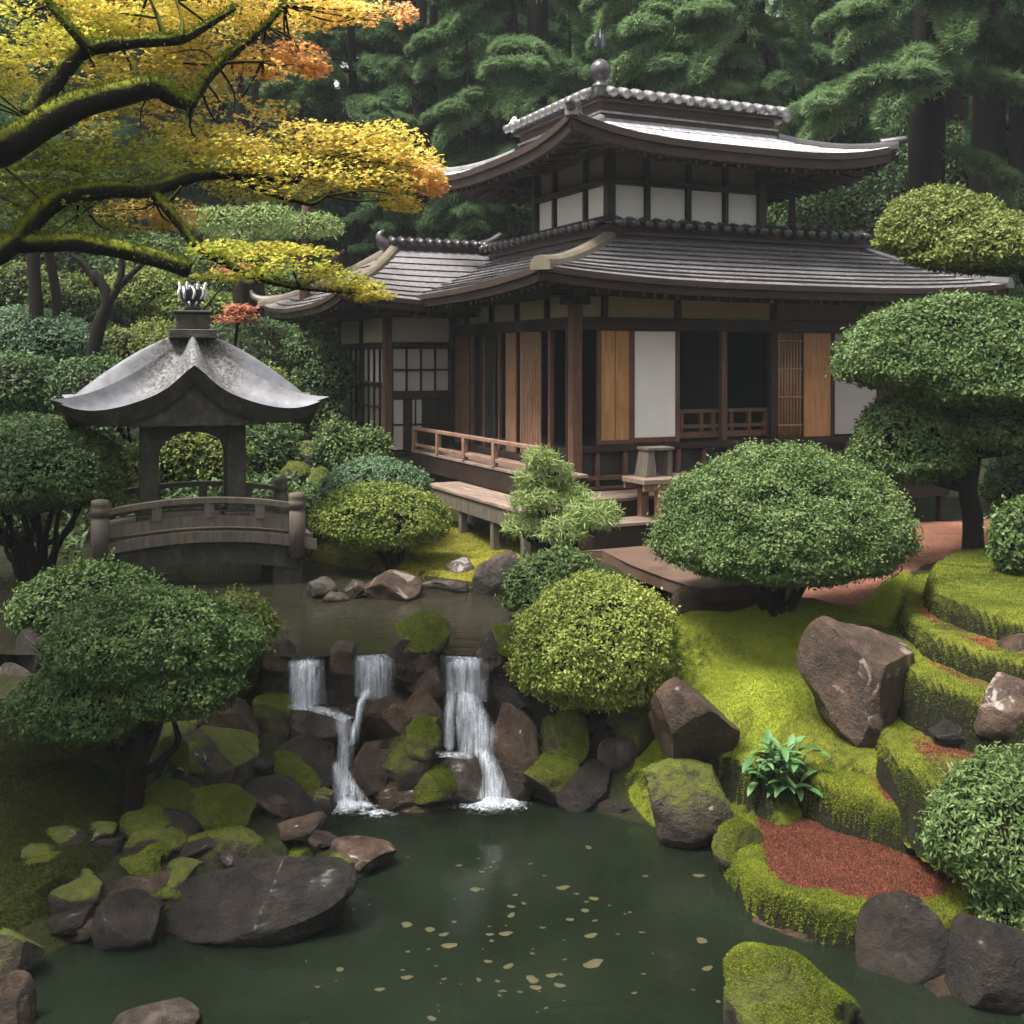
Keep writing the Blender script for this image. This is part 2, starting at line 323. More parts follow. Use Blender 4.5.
def watermat(name, col, alpha, sc, st, stretch):
    m, nt = new(name); co = geo(nt).outputs['Position']
    n = noise(nt, scaled(nt, co, stretch), sc, 4, .6); n2 = noise(nt, scaled(nt, co, stretch), sc * 3.3, 3, .3); n4 = noise(nt, co, .5, 4)
    h = mth(nt, 'ADD', n, mth(nt, 'MULTIPLY', n2, .35))
    c = mixc(nt, val(nt, n4, .3, .7), tuple(x * .6 for x in col), tuple(x * 1.5 for x in col))
    p = prin(nt, Base_Color=c, Roughness=.07, IOR=1.33, Specular_IOR_Level=.5, Alpha=alpha, Normal=bump(nt, h, st, .05)); finish(nt, p.outputs[0]); return m
M['pond'] = watermat('pond_green_water', (.0070, .0105, .0060), .80, 2.2, .22, (1, 1, 1))
M['pond_up'] = watermat('pond_brown_water', (.018, .0165, .0105), .94, 1.5, .30, (.55, 2.2, 1))
def fallmat():
    m, nt = new('falling_water'); co = geo(nt).outputs['Position']
    n = noise(nt, scaled(nt, co, (30, 12, 1.1)), 1.7, 6, .35, .65); n2 = noise(nt, scaled(nt, co, (9, 6, 2.2)), 1.0, 4, .5)
    a = nd(nt, 'ShaderNodeAttribute', attribute_name='tint').outputs['Fac']
    al = mth(nt, 'MULTIPLY', mth(nt, 'MULTIPLY', val(nt, n, .37, .66, .0, .95), val(nt, n2, .30, .58, .3, 1.0)), a)
    p = prin(nt, Base_Color=(.66, .70, .77, 1), Roughness=.35, Specular_IOR_Level=.3)
    t = nd(nt, 'ShaderNodeBsdfTranslucent', {'Color': (.66, .70, .77, 1)})
    w = nd(nt, 'ShaderNodeMixShader', {0: .35, 1: p.outputs[0], 2: t.outputs[0]})
    tr = nd(nt, 'ShaderNodeBsdfTransparent')
    finish(nt, nd(nt, 'ShaderNodeMixShader', {0: al, 1: tr.outputs[0], 2: w.outputs[0]}).outputs[0]); return m
M['fall'] = fallmat()
def foammat():
    m, nt = new('white_foam'); co = geo(nt).outputs['Position']; n = noise(nt, co, 17, 7, .8, .75)
    a = nd(nt, 'ShaderNodeAttribute', attribute_name='tint').outputs['Fac']
    al = val(nt, mth(nt, 'ADD', a, mth(nt, 'MULTIPLY', mth(nt, 'SUBTRACT', n, .5), 2.2)), .22, 1.05)
    p = prin(nt, Base_Color=(.66, .70, .75, 1), Roughness=.6, Specular_IOR_Level=.2); tr = nd(nt, 'ShaderNodeBsdfTransparent')
    finish(nt, nd(nt, 'ShaderNodeMixShader', {0: mth(nt, 'MULTIPLY', al, .93), 1: tr.outputs[0], 2: p.outputs[0]}).outputs[0]); return m
M['foam'] = foammat()
M['leaf_float'] = plain('floating_leaf', (.050, .044, .017), .5, .5, 9)
M['white_mark'] = plain('white_glaze', (.62, .63, .66), .4, .2, 30)
M['urn'] = plain('urn_dark_blue', (.016, .018, .026), .35, .3, 9)
# ------------------------------------------------------------------ foliage helpers
def leaf_quads(mb, pos, nrm, L, Wd, rng, tint, mi=0, d=None, fold=.12):
    n = len(pos); nrm = unit(nrm)
    if d is None: d = rng.normal(size=(n, 3))
    d = d - nrm * np.sum(d * nrm, 1, keepdims=True); d = unit(d); b = np.cross(nrm, d)
    L = np.broadcast_to(L, (n,))[:, None]; Wd = np.broadcast_to(Wd, (n,))[:, None]
    m = pos + d * L * .45 + nrm * Wd * fold
    V = np.stack([pos, m + b * Wd / 2, pos + d * L, m - b * Wd / 2], 1).reshape(-1, 3)
    mb.add(V, np.arange(4 * n).reshape(-1, 4), mi, np.repeat(np.clip(tint, 0, 1), 4))
def sph(rng, n):
    return unit(rng.normal(size=(n, 3)))
def crown_leaves(mb, lobes, dens, L, rng, mi=0, base=.5, seed=0, bottom=.55, lump=.12, lf=2.2, wr=.55, up=.35, deep=.30, jit=.75):
    """leaves over a union of domes; lobe = (cx,cy,cz, rx,ry,rz); below its centre a lobe is squashed by bottom"""
    lob = np.array(lobes, float)
    for k, (cx, cy, cz, rx, ry, rz) in enumerate(lob):
        area = 4 * math.pi * ((rx * ry) ** 1.6 / 3 + (rx * rz) ** 1.6 / 3 + (ry * rz) ** 1.6 / 3) ** (1 / 1.6)
        n = int(area * dens)
        d = sph(rng, n); low = d[:, 2] < 0
        keep = ~low | (rng.random(n) < .75); d = d[keep]; n = len(d)
        lum = fbm(d * lf + k * 7.1 + seed * 3.3, seed, 3)
        fine = vn(d * lf * 4.5 + k * 3 + seed, seed + 9)
        rr = 1 + lump * lum + lump * .35 * fine
        dep = np.where(rng.random(n) < .72, rng.random(n) * .07, rng.random(n) ** 1.3 * deep)
        rr = rr - dep + np.where(rng.random(n) < .10, rng.random(n) * .085, 0)
        s = np.array([rx, ry, rz]) * np.where(d[:, 2:3] < 0, np.array([1, 1, bottom]), 1.)
        p = np.array([cx, cy, cz]) + d * s * rr[:, None]
        ok = np.ones(n, bool)
        for j, (ax, ay, az, bx, by, bz) in enumerate(lob):
            if j != k:
                q = (p - np.array([ax, ay, az])) / np.array([bx, by, bz]); q[:, 2] = np.where(q[:, 2] < 0, q[:, 2] / bottom, q[:, 2])
                ok &= np.linalg.norm(q, axis=1) > .82
        ok &= ~((dep < .10) & (fbm(d * 5.5 + k * 11 + seed, seed + 31, 2) > .30) & (rng.random(n) < .8))
        p, d, fine, lum, dep = p[ok], d[ok], fine[ok], lum[ok], dep[ok]; n = len(p)
        nr = unit(d / np.array([rx, ry, rz])) + np.array([0, 0, up]) + rng.normal(size=(n, 3)) * jit
        t = base + .46 * (rng.random(n) - .5) + .22 * lum + .16 * fine
        leaf_quads(mb, p, nr, L * rng.uniform(.5, 1.4, n), L * wr * rng.uniform(.8, 1.2, n), rng, t, mi)
def stems(mb, base, tips, r0, rng, mi=0, wig=.12):
    for tp in tips:
        b = np.asarray(base) + np.append(rng.normal(size=2) * r0 * .7, 0); tp = np.asarray(tp); k = np.linalg.norm(tp - b)
        m1 = b * .62 + tp * .38 + rng.normal(size=3) * wig * k * .5; m1[2] += .05 * k; m2 = b * .3 + tp * .7 + rng.normal(size=3) * wig * k * .5
        mb.tube([b, m1, m2, tp], [r0, r0 * .7, r0 * .42, r0 * .16], 7, mi, 4)

# ------------------------------------------------------------------ terrain
LOW = smooth_poly([G(-40, 1100, 0), G(-60, 985, 0), G(30, 965, 0), G(80, 940, 0), G(200, 930, 0), G(330, 900, 0), G(345, 860, 0), G(300, 838, 0), G(318, 806, 0), G(400, 800, 0), G(450, 796, 0),
                   G(530, 792, 0), G(580, 808, 0), G(650, 828, 0), G(735, 842, 0), G(760, 885, 0), G(800, 915, 0), G(880, 940, 0), G(960, 975, 0), G(1010, 1000, 0), G(1040, 1060, 0),
                   (4.6, 6.0, 0), (4.6, 3, 0), (-5, 3, 0), (-5, 6.5, 0)], 1)
UPP = smooth_poly([G(262, 655, 1.4), G(300, 657, 1.4), G(400, 652, 1.4), G(500, 656, 1.4), G(512, 640, 1.4), G(510, 610, 1.4), G(490, 592, 1.4), G(450, 584, 1.4), G(415, 577, 1.4), G(340, 566, 1.4), G(300, 556, 1.4),
                   G(200, 552, 1.4), G(110, 556, 1.4), G(20, 566, 1.4), G(-120, 575, 1.4), G(-200, 620, 1.4), G(-60, 652, 1.4), G(60, 655, 1.4), G(180, 655, 1.4)], 1)
cy = lambda Y: 11.2 - (11.2 - Y) * .6 if 10.1 < Y < 11.2 else Y
w0 = lambda y: 4831 / (y - HY)
w1 = lambda y: 3294 / (y - HY)
RK = [
 # left bank
 ('long wet dark boulder lying in the pond at left', (148, 850, 352, 950), w0(945), 'rock_dark', 11, .5, 3, 0, 9, 6),
 ('flat pinkish rock at the right end of the long boulder', (326, 836, 394, 880), w0(876), 'rock_pink', 12, .8, 5, 0, -6, 5),
 ('small flat stone at the bottom edge by the left corner', (104, 1003, 192, 1045), w0(1042), 'rock_grey', 13, .7, 5, 0, 4, 5),
 ('dim brown boulder low on the shaded left waterline', (82, 895, 152, 955), w0(952), 'rock_dark', 14, .8, 6, 0, 0, 5),
 ('shaded stone in the bottom left corner, upper one of two', (-25, 925, 34, 975), w0(985), 'rock_half', 15, .8, 6, 0, 0, 5),
 ('shaded stone in the bottom left corner, lower one of two', (-30, 972, 24, 1040), w0(1035), 'rock_brown', 16, .8, 6, 0, 0, 5),
 ('upper brown block of rock beside the left cascade', (190, 698, 258, 745), 10.75, 'rock_brown', 17, .8, 9, 0, 0, 5),
 ('squarish brown rock with pale lichen under the left shrub', (163, 724, 252, 792), 10.25, 'rock_half', 18, .8, 10, 0, 0, 6),
 ('moss capped rock below the squarish brown rock, left one of two', (126, 780, 192, 834), 9.55, 'rock_moss', 19, .8, 6, 2500, 0, 5),
 ('moss capped rock below the squarish brown rock, right one of two', (178, 784, 248, 838), 9.5, 'rock_moss', 83, .8, 6, 2500, 0, 5),
 ('grey and green rock behind the long wet boulder, left one of two', (116, 822, 184, 884), 9.0, 'rock_half', 20, .75, 8, 700, 0, 5),
 ('grey and green rock behind the long wet boulder, right one of two', (170, 824, 262, 884), 9.0, 'rock_half', 84, .7, 8, 900, 0, 5),
 ('round mossy stone beside the trunk of the left shrub', (140, 738, 186, 795), 10.0, 'rock_moss', 21, .9, 4, 2500, 0, 5),
 ('smooth dark boulder with a grey sheen by the left cascade', (232, 772, 324, 842), 9.95, 'rock_dark', 22, .8, 4, 0, -8, 5),
 ('dark slanting slab left of the left cascade', (268, 728, 336, 792), 10.55, 'rock_dark', 23, .8, 6, 0, -16, 5),
 ('slanting stone with a bright moss back', (256, 750, 320, 804), 10.2, 'rock_moss', 24, .8, 6, 2500, -22, 5),
 ('small mossy stone at the foot of the left cascade', (306, 786, 336, 826), 10.2, 'rock_half', 25, .9, 5, 0, 0, 5),
 ('broken reddish stones between the dark boulder and the pond', (246, 828, 332, 862), 9.6, 'rock_pink', 26, .6, 9, 0, 4, 5),
 ('mossy rock left of the flat rock under the left fall', (246, 690, 298, 742), 10.85, 'rock_moss', 27, .8, 6, 2500, 0, 5),
 # cascade
 ('flat grey rock right under the left fall', (286, 700, 352, 742), 10.85, 'rock_grey', 28, .8, 5, 0, -7, 5),
 ('dark upright rock between the two left falls', (322, 645, 360, 712), 11.15, 'rock_dark', 29, .7, 6, 0, 0, 5),
 ('brown wet rock beside the upper middle fall', (356, 690, 424, 742), 10.95, 'rock_brown', 30, .8, 6, 0, 0, 5),
 ('big brown wet rock left of the right fall', (400, 680, 450, 756), 10.9, 'rock_brown', 31, .8, 6, 0, 0, 5),
 ('leaning rock with a bright moss cap in the middle of the cascade', (366, 714, 442, 792), 10.5, 'rock_half', 32, .75, 5, 1600, 14, 5),
 ('moss cushion stone crowning the leaning rock in the cascade', (402, 716, 442, 762), 10.42, 'rock_moss', 68, .8, 4, 2500, 0, 5),
 ('brown stone right of the left cascade foot', (342, 740, 396, 790), 10.6, 'rock_brown', 33, .8, 6, 0, 8, 5),
 ('smooth grey rock under the lower right fall', (432, 752, 490, 808), 10.5, 'rock_grey', 34, .85, 4, 0, -6, 5),
 ('bright mossy stone in front of the leaning cascade rock', (404, 764, 458, 804), 10.3, 'rock_moss', 35, .8, 4, 3000, 0, 5),
 ('flat brown stone at the waterline between the falls', (368, 776, 424, 814), 10.4, 'rock_brown', 36, .7, 6, 0, 0, 5),
 ('low flat rock awash in front of the cascade', (384, 796, 456, 826), w0(828), 'rock_brown', 37, .6, 5, 0, 0, 5),
 ('small rock awash at the foot of the left cascade', (380, 820, 415, 832), w0(832), 'rock_grey', 38, .8, 4, 0, 0, 4),
 ('tall slanting brown rock right of the right fall', (486, 702, 540, 796), 10.65, 'rock_brown', 39, .8, 5, 0, -18, 5),
 ('dark blocky rock beside the top of the right fall', (478, 668, 540, 724), 11.1, 'rock_dark', 40, .8, 7, 0, 0, 5),
 ('large dark rock under the lime shrub', (522, 664, 592, 738), 11.0, 'rock_dark', 41, .8, 7, 0, 0, 5),
 ('mossy stone in the hollow under the lime shrub', (540, 702, 592, 768), 10.8, 'rock_moss', 42, .8, 5, 3000, 0, 5),
 ('low moss cushion stone at the pond edge under the lime shrub', (518, 752, 584, 802), 10.5, 'rock_moss', 43, .8, 5, 3000, 6, 5),
 ('dark wet rock at the waterline right of the falls', (556, 758, 612, 816), 10.4, 'rock_dark', 44, .8, 7, 0, 0, 5),
 ('grey blotched stone beside the waterline rock', (598, 732, 640, 778), 10.7, 'rock_grey', 45, .8, 5, 0, 0, 5),
 ('low dark ledge at the back waterline of the pond', (590, 795, 660, 830), 10.2, 'rock_dark', 46, .6, 6, 0, 0, 5),
 ('mossy stone on the slope right of the lime shrub trunk', (608, 692, 660, 745), 10.9, 'rock_moss', 47, .8, 5, 3000, 0, 5),
 ('stone with a yellow moss cap at the lip of the falls', (392, 611, 450, 656), w1(656), 'rock_moss', 48, .8, 5, 2600, 8, 5),
 ('dark flat slab beneath the moss capped lip stone', (386, 648, 438, 690), 11.15, 'rock_dark', 49, .7, 7, 0, 0, 5),
 ('reddish slab at the lip just left of the right fall', (405, 655, 446, 692), 11.05, 'rock_brown', 50, .7, 7, 0, 0, 5),
 ('flat slab at the lip right of the right fall', (482, 646, 534, 676), 11.2, 'rock_brown', 51, .8, 6, 0, 0, 5),
 ('small bright moss stone left of the lime shrub', (490, 624, 524, 656), w1(655), 'rock_moss', 52, .9, 4, 2200, 0, 5),
 ('dark rock at the lip left of the left fall', (262, 648, 296, 702), 11.1, 'rock_dark', 53, .8, 7, 0, 0, 5),
 # upper pond
 ('rounded brown stone on the far shore of the upper pond', (361, 570, 421, 603), w1(601), 'rock_pink', 54, .8, 4, 0, 0, 5),
 ('small round grey stone left of the rounded brown stone', (342, 579, 366, 600), w1(599), 'rock_grey', 55, .9, 4, 0, 0, 5),
 ('stack of pale flat stones near the end of the bridge', (303, 575, 337, 600), w1(599), 'rock_grey', 56, .8, 8, 0, 0, 5),
 ('thin pale stone lying in front of the flat stone stack', (322, 590, 348, 603), w1(602), 'rock_grey', 57, .9, 6, 0, 0, 4),
 ('large pale topped boulder left of the small green mound', (470, 549, 524, 600), w1(597), 'rock_grey', 58, .8, 5, 0, 0, 5),
 ('dark stone with pale top beside the large pale topped boulder', (444, 556, 474, 577), 15.0, 'rock_grey', 59, .8, 6, 0, 0, 5),
 ('line of low grey stones along the far shore', (414, 578, 470, 594), w1(593), 'rock_grey', 60, .35, 8, 0, 0, 5),
 # by the house
 ('lowest mossy boulder beside the wing of the house', (306, 466, 334, 494), 18.0, 'rock_moss', 61, .9, 3, 900, 0, 4),
 ('yellow green boulder at the left of the boulder pile', (268, 460, 312, 490), 18.3, 'rock_moss', 62, .9, 3, 900, 0, 4),
 ('brown boulder in the middle of the pile by the wing', (288, 446, 322, 472), 18.8, 'rock_half', 63, .9, 3, 0, 0, 4),
 ('topmost boulder of the pile by the wing', (290, 440, 318, 458), 19.3, 'rock_half', 64, .9, 3, 0, 0, 4),
 ('small reddish boulder at the right of the pile by the wing', (316, 452, 340, 470), 18.9, 'rock_half', 65, .9, 3, 0, 0, 4),
 # right bank
 ('large dark brown boulder below the moss lawn', (655, 670, 746, 772), 10.15, 'rock_brown', 166, .85, 9, 0, 0, 6),
 ('large boulder with a mossy left shoulder at the pond edge', (647, 756, 749, 852), w0(850), 'rock_half', 67, .8, 5, 800, -6, 6),
 ('large angular boulder with pale lichen on the moss lawn', (812, 616, 934, 750), 10.1, 'rock_pink', 77, .8, 7, 0, -10, 6),
 ('pale purple boulder at the right edge below the terraces', (984, 668, 1070, 748), 9.3, 'rock_pink', 69, .8, 5, 0, 10, 6),
 ('brown boulder at the right edge behind the pale purple boulder', (976, 632, 1062, 700), 9.9, 'rock_brown', 70, .8, 5, 0, 14, 5),
 ('flat dark stone lying on a moss step', (934, 714, 996, 746), 9.6, 'rock_dark', 71, .6, 6, 0, 0, 5),
 ('steep moss boulder rising from the water at the bottom edge', (730, 942, 880, 1068), w0(1056), 'rock_moss', 172, .75, 3, 7000, -24, 6),
 ('dark rock under the rim of the red moss platform', (866, 892, 972, 985), w0(980), 'rock_dark', 73, .8, 6, 700, 0, 6),
 ('dark rock under the clipped shrub in the lower right corner', (962, 912, 1060, 1010), w0(1015), 'rock_dark', 74, .8, 6, 0, 0, 5),
 ('brown rock sunk in the pond below the red moss platform', (748, 903, 850, 958), 8.35, 'rock_brown', 75, .8, 4, 0, 0, 5),
 ('square brown stone under water near the lower right corner', (928, 975, 1000, 1040), 7.5, 'rock_brown', 76, .8, 9, 0, 0, 5),
 ('round dark stone at the end of the stone slab', (672, 584, 712, 622), 12.5, 'rock_brown', 78, .9, 3, 0, 0, 5),
 ('moss mound stone at the left tip of the red moss platform', (716, 818, 768, 872), w0(880), 'rock_moss', 79, .9, 4, 2500, 0, 5),
 ('grey stone in the shade at the left edge', (-25, 662, 24, 704), 10.9, 'rock_grey', 80, .9, 5, 0, 0, 5),
 ('dark rock in the gap behind the two front left shrubs', (10, 626, 60, 668), 11.2, 'rock_dark', 81, .8, 6, 0, 0, 5),
]
RK = [(l, b_, cy(Y) if 255 < (b_[0] + b_[2]) / 2 < 640 and b_[1] > 640 else Y, *r) for l, b_, Y, *r in RK]
def _feet():
    r = []
    for lab, bx, Y, *_ in RK:
        c = P((bx[0] + bx[2]) / 2, bx[3], Y)
        if c[2] > .12 and c[2] < 3 and not 1.36 < c[2] < 1.44: r += [(c[0], Y - .05, c[2] - .03), (c[0], Y + .35, c[2] + .05)]
    return r
TH = math.radians(25); AX, AY, ZB = 0.975, 17.0, 1.6
UX, UY = math.cos(TH), math.sin(TH)
def house(u, v): return np.array([AX + u * UX - v * UY, AY + u * UY + v * UX])
CP = [G(700, 700, 1.0), G(760, 680, 1.15), G(800, 610, 1.62), G(700, 620, 1.52), G(870, 560, 1.75), G(960, 530, 1.8), G(650, 565, 1.62), G(880, 640, 1.42), G(860, 745, .8), G(960, 715, 1.0),
      (5.2, 10.8, 1.35), (5.2, 13, 1.85), (7, 10, 1.5), (7.5, 13, 2.0), (10, 12, 2.3), (9, 16, 2.0), (12, 20, 2.2), (8, 7, 1.0), (3.3, 9.0, -.05), (2.9, 9.7, -.05), (3.6, 9.6, .1), (4.2, 9.0, .1), (4.4, 8.3, .05), (6, 5, .8),
      G(60, 780, .72), G(130, 835, .36), G(60, 880, .28), G(-20, 940, .15), G(230, 820, .25), G(200, 710, 1.0), G(60, 700, 1.15), G(130, 658, 1.42), G(0, 655, 1.45), (-7, 9, 1.0), (-8, 11, 1.45), (-7, 6, .6), (-10, 8, 1.2),
      (-2.2, 11.5, 1.38), (-1, 11.5, 1.38), (0.1, 11.5, 1.4), (.9, 11.6, 1.35), (-2, 11.0, .15), (-1, 10.95, -.1), (0, 10.95, -.1), (.8, 11.0, .05), (1.4, 10.8, .2),
      G(430, 560, 1.48), G(520, 560, 1.55), G(350, 560, 1.47), G(320, 500, 1.9), G(200, 500, 1.8), G(60, 545, 1.5), (-9, 15.5, 1.6), (-12, 14, 1.8), (-3.6, 20, 2.2), (-7.5, 18.8, 3.0), (-6, 21.5, 3.5), (-9, 22, 4.3), (-13, 20, 4.2), (-4, 23.5, 3.3), (-6, 26, 5.2), (-12, 27, 6.0),
      (0, 30, 5.0), (6, 30, 4.5), (12, 27, 3.6), (16, 30, 5.0), (-18, 32, 8.5), (0, 38, 9), (14, 40, 10), (-14, 40, 11), (0, 50, 18), (25, 50, 18), (-25, 50, 18), (0, 62, 27), (30, 62, 27), (-30, 62, 27), (30, 30, 6), (-30, 30, 8), (-30, 14, 3.5), (30, 14, 3.0), (30, 4, 2.5), (-30, 4, 2)]
for u_ in (-1, 2, 5, 8):
    for v_ in (-1, 2, 5, 8): CP.append((*house(u_, v_), 1.58))
CP = np.array([tuple(c) for c in CP] + _feet(), float)
def ground(x, y, carve=True):
    x = np.asarray(x, float); y = np.asarray(y, float); sh = x.shape; x = x.ravel(); y = y.ravel()
    out = np.zeros(len(x))
    for s in range(0, len(x), 20000):
        a, b = x[s:s + 20000], y[s:s + 20000]
        d2 = (a[:, None] - CP[:, 0]) ** 2 + (b[:, None] - CP[:, 1]) ** 2
        w = 1 / (d2 + .05) ** 1.9; out[s:s + 20000] = (w * CP[:, 2]).sum(1) / w.sum(1)
    q = np.stack([x, y, x * 0], -1)
    out = out + .05 * fbm(q * .9, 3, 3) + .02 * fbm(q * 4, 5, 2) + np.clip((y - 22) / 20, 0, 1) * .5 * fbm(q * .25, 8, 3)
    if carve:
        d = sdist(x, y, UPP); zb = 1.4 - np.clip(.05 + d * .9, -.5, .35)
        out = np.where(d > -.25, np.minimum(out, np.maximum(zb, 1.4 - .35)), out); out = np.where((d < -.02) & (d > -.8) & (y > 11.9), np.maximum(out, 1.44), out)
        d = sdist(x, y, LOW); zb = -np.clip(.02 + d * .9, -.4, .6)
        out = np.where(d > -.3, np.minimum(out, zb), out)
    return out.reshape(sh)
gx = np.concatenate([np.arange(-34, -8, .8), np.arange(-8, 8, .1), np.arange(8, 34.5, .8)])
gy = np.concatenate([np.arange(2, 7, .3), np.arange(7, 18, .1), np.arange(18, 30, .3), np.arange(30, 66, 1.0)])
XX, YY = np.meshgrid(gx, gy, indexing='ij')
ZZ = ground(XX, YY)
b = MB(); b.grid(np.stack([XX, YY, ZZ], -1)[:, ::-1])
b.build('ground', M['soil'], kind='structure', label='dark mossy forest soil rising to a wooded hillside')

def flat_water(name, poly, z, mat, label, grow=0.0):
    b = MB(); p = np.array(poly)[:, :2]; c = p.mean(0); p = c + (p - c) * (1 + grow)
    me_v = [(x, y, z) for x, y in p]
    import mathutils
    tri = mathutils.geometry.tessellate_polygon([[Vector(v) for v in me_v]])
    tri = np.array(tri); a = np.array(me_v)
    nz = np.cross(a[tri[:, 1]] - a[tri[:, 0]], a[tri[:, 2]] - a[tri[:, 0]])[:, 2]; tri[nz < 0] = tri[nz < 0][:, ::-1]
    b.add(me_v, tri); return b.build(name, mat, kind='structure', label=label)
b = MB(); b.add([(-7.5, 2.2, 0), (6, 2.2, 0), (6, 11.2, 0), (-7.5, 11.2, 0)], [(0, 1, 2, 3)])
b.build('pond_water', M['pond'], kind='structure', label='still dark green water of the lower pond')
flat_water('stream_water', UPP, 1.4, M['pond_up'], 'rippled brown water of the upper pond', .01)

def fuzz(mb, V, Fq, n, L, rng, mi, tint=None, base=.55, zmin=.15, wd=.35):
    """short moss blades over the faces of a grid"""
    a, bb, c, d = (V[Fq[:, k]] for k in range(4)); nr = np.cross(c - a, d - bb); ar = np.linalg.norm(nr, axis=1); nr = unit(nr)
    w = ar * (nr[:, 2] > zmin)
    if w.sum() <= 0: return
    i = rng.choice(len(Fq), n, p=w / w.sum()); u, v = rng.random((2, n, 1))
    p = (a[i] * (1 - u) + bb[i] * u) * (1 - v) + (d[i] * (1 - u) + c[i] * u) * v
    up = nr[i] + rng.normal(size=(n, 3)) * .45; side = rng.normal(size=(n, 3))
    l = L * rng.uniform(.6, 1.3, n)
    t = base + .28 * (rng.random(n) - .5) + .30 * fbm(p * 2.2, 4, 2) + .35 * fbm(p * .8, 14, 2); t = np.clip(t, 0, .78)
    if tint is not None:
        tr = tint[Fq[i, 0]] + fbm(p * 1.6, 21, 3) * .45; t = np.where(tr > .5, .82 + .18 * rng.random(n), t)
    leaf_quads(mb, p - nr[i] * .004, side, l, l * wd, rng, t, mi, d=up)
def patch(name, poly, h, zf, mats, fz=0, fl=.03, seed=0, margin=0.0, red=None, base=.55, parent=None, **props):
    """height patch inside a polygon; zf(x, y, d) gives its height; fz blades of moss"""
    p = np.asarray(poly)[:, :2]; lo = p.min(0) - margin - h; hi = p.max(0) + margin + h
    xs = np.arange(lo[0], hi[0], h); ys = np.arange(lo[1], hi[1], h); X, Y = np.meshgrid(xs, ys, indexing='ij')
    d = sdist(X, Y, p) + .05 * fbm(np.stack([X, Y, X * 0], -1) * 2.5, seed, 3); Z = zf(X, Y, d); m = len(ys)
    V = np.stack([X, Y, Z], -1).reshape(-1, 3); i, j = np.meshgrid(np.arange(len(xs) - 1), np.arange(m - 1), indexing='ij')
    q = np.stack([i * m + j, (i + 1) * m + j, (i + 1) * m + j + 1, i * m + j + 1], -1).reshape(-1, 4)
    dd = d.reshape(-1); q = q[(dd[q] > -margin).any(1)]
    us, inv = np.unique(q, return_inverse=True); q = inv.reshape(-1, 4); V = V[us]
    t = np.zeros(len(V)) if red is None else red(V[:, 0], V[:, 1], dd[us])
    b = MB(); b.add(V, q, 0, t, True)
    if fz: fuzz(b, V, q, int(fz * 2.3), fl * .58, np.random.default_rng(seed), 1, None if red is None else t, base)
    return b.build(name, mats, parent, **props)
def drape(dz, lump=.05, seed=1, edge=.15):
    def f(x, y, d):
        k = np.clip(d / edge, 0, 1); q = np.stack([x, y, x * 0], -1)
        return ground(x, y) + dz * k + (k - 1) * .05 + lump * k * (.5 + .5 * fbm(q * 1.5, seed, 3)) + .012 * fbm(q * 9, seed + 2, 2) * k
    return f
MM = [M['moss'], M['moss_blade']]
patch('moss_lawn', smooth_poly([G(600, 720, .9), G(650, 690, 1.0), G(640, 640, 1.4), G(675, 600, 1.55), G(740, 588, 1.62), G(820, 600, 1.62), G(930, 590, 1.5), G(915, 640, 1.4), G(850, 640, 1.3), G(830, 730, .85), G(740, 770, .75), G(690, 770, .7)]),
      .045, drape(.03, .09, 4, .3), [M['lawn_moss'], M['lawn_blade']], 90000, .030, 5, base=.62, kind='stuff', label='yellow green moss lawn under the round shrub, sunlight painted into its colour')
patch('moss_verge', smooth_poly([G(640, 800, .2), G(640, 700, .9), G(740, 720, .85), G(830, 640, 1.3), G(930, 585, 1.6), G(1100, 560, 1.8), G(1250, 700, 1.3), G(1250, 850, .3), G(1000, 905, .1), G(870, 880, .0), G(760, 850, .05)]),
      .06, drape(.02, .06, 14, .25), MM, 70000, .030, 14, base=.42, kind='stuff', label='dull green moss between the terrace steps and boulders')
rgc = np.random.default_rng(15); gcb = MB(); n_ = 90000
gx_, gy_ = rgc.uniform(-17, 1.0, n_), rgc.uniform(16.5, 33, n_); kp = (gy_ > 19.5) | (gx_ < -2.2); gx_, gy_ = gx_[kp], gy_[kp]; q_ = np.stack([gx_, gy_, gx_ * 0], -1); kp = fbm(q_ * .8, 12, 3) > -.35; q_ = q_[kp]
q_[:, 2] = ground(q_[:, 0], q_[:, 1]) + rgc.random(len(q_)) * (.10 + .22 * np.clip(fbm(q_ * .7, 19, 3) + .3, 0, 1))
leaf_quads(gcb, q_, np.array([0, -.3, 1.]) + rgc.normal(size=q_.shape) * .6, rgc.uniform(.07, .16, len(q_)), .06, rgc, .45 + .25 * fbm(q_ * .5, 23, 3) + .2 * rgc.random(len(q_)))
gcb.build('ground_cover', M['shrub_dark'], kind='stuff', label='low leafy ground cover on the wooded slope')
patch('red_path', smooth_poly([G(690, 606, 1.58), G(760, 604, 1.60), G(850, 608, 1.55), G(915, 596, 1.6), G(940, 560, 1.75), G(1030, 548, 1.8), G(1100, 535, 1.85), G(1100, 505, 1.85), G(900, 508, 1.75), G(690, 545, 1.65), G(640, 570, 1.62)]),
      .08, drape(.012, .01, 6, .2), [M['gravel_red']], 0, .02, 6, kind='structure', label='path strewn with reddish needles beside the house')
patch('moss_bank', smooth_poly([G(300, 575, 1.45), G(300, 540, 1.6), G(400, 520, 1.65), G(480, 525, 1.6), G(560, 545, 1.6), G(540, 580, 1.5), G(500, 588, 1.45), G(440, 578, 1.45), G(380, 578, 1.43)]),
      .07, drape(.035, .06, 8, .25), [M['moss_gold'], M['moss_blade']], 26000, .035, 8, base=.66, kind='stuff', label='golden moss bank sloping to the upper pond under the veranda')
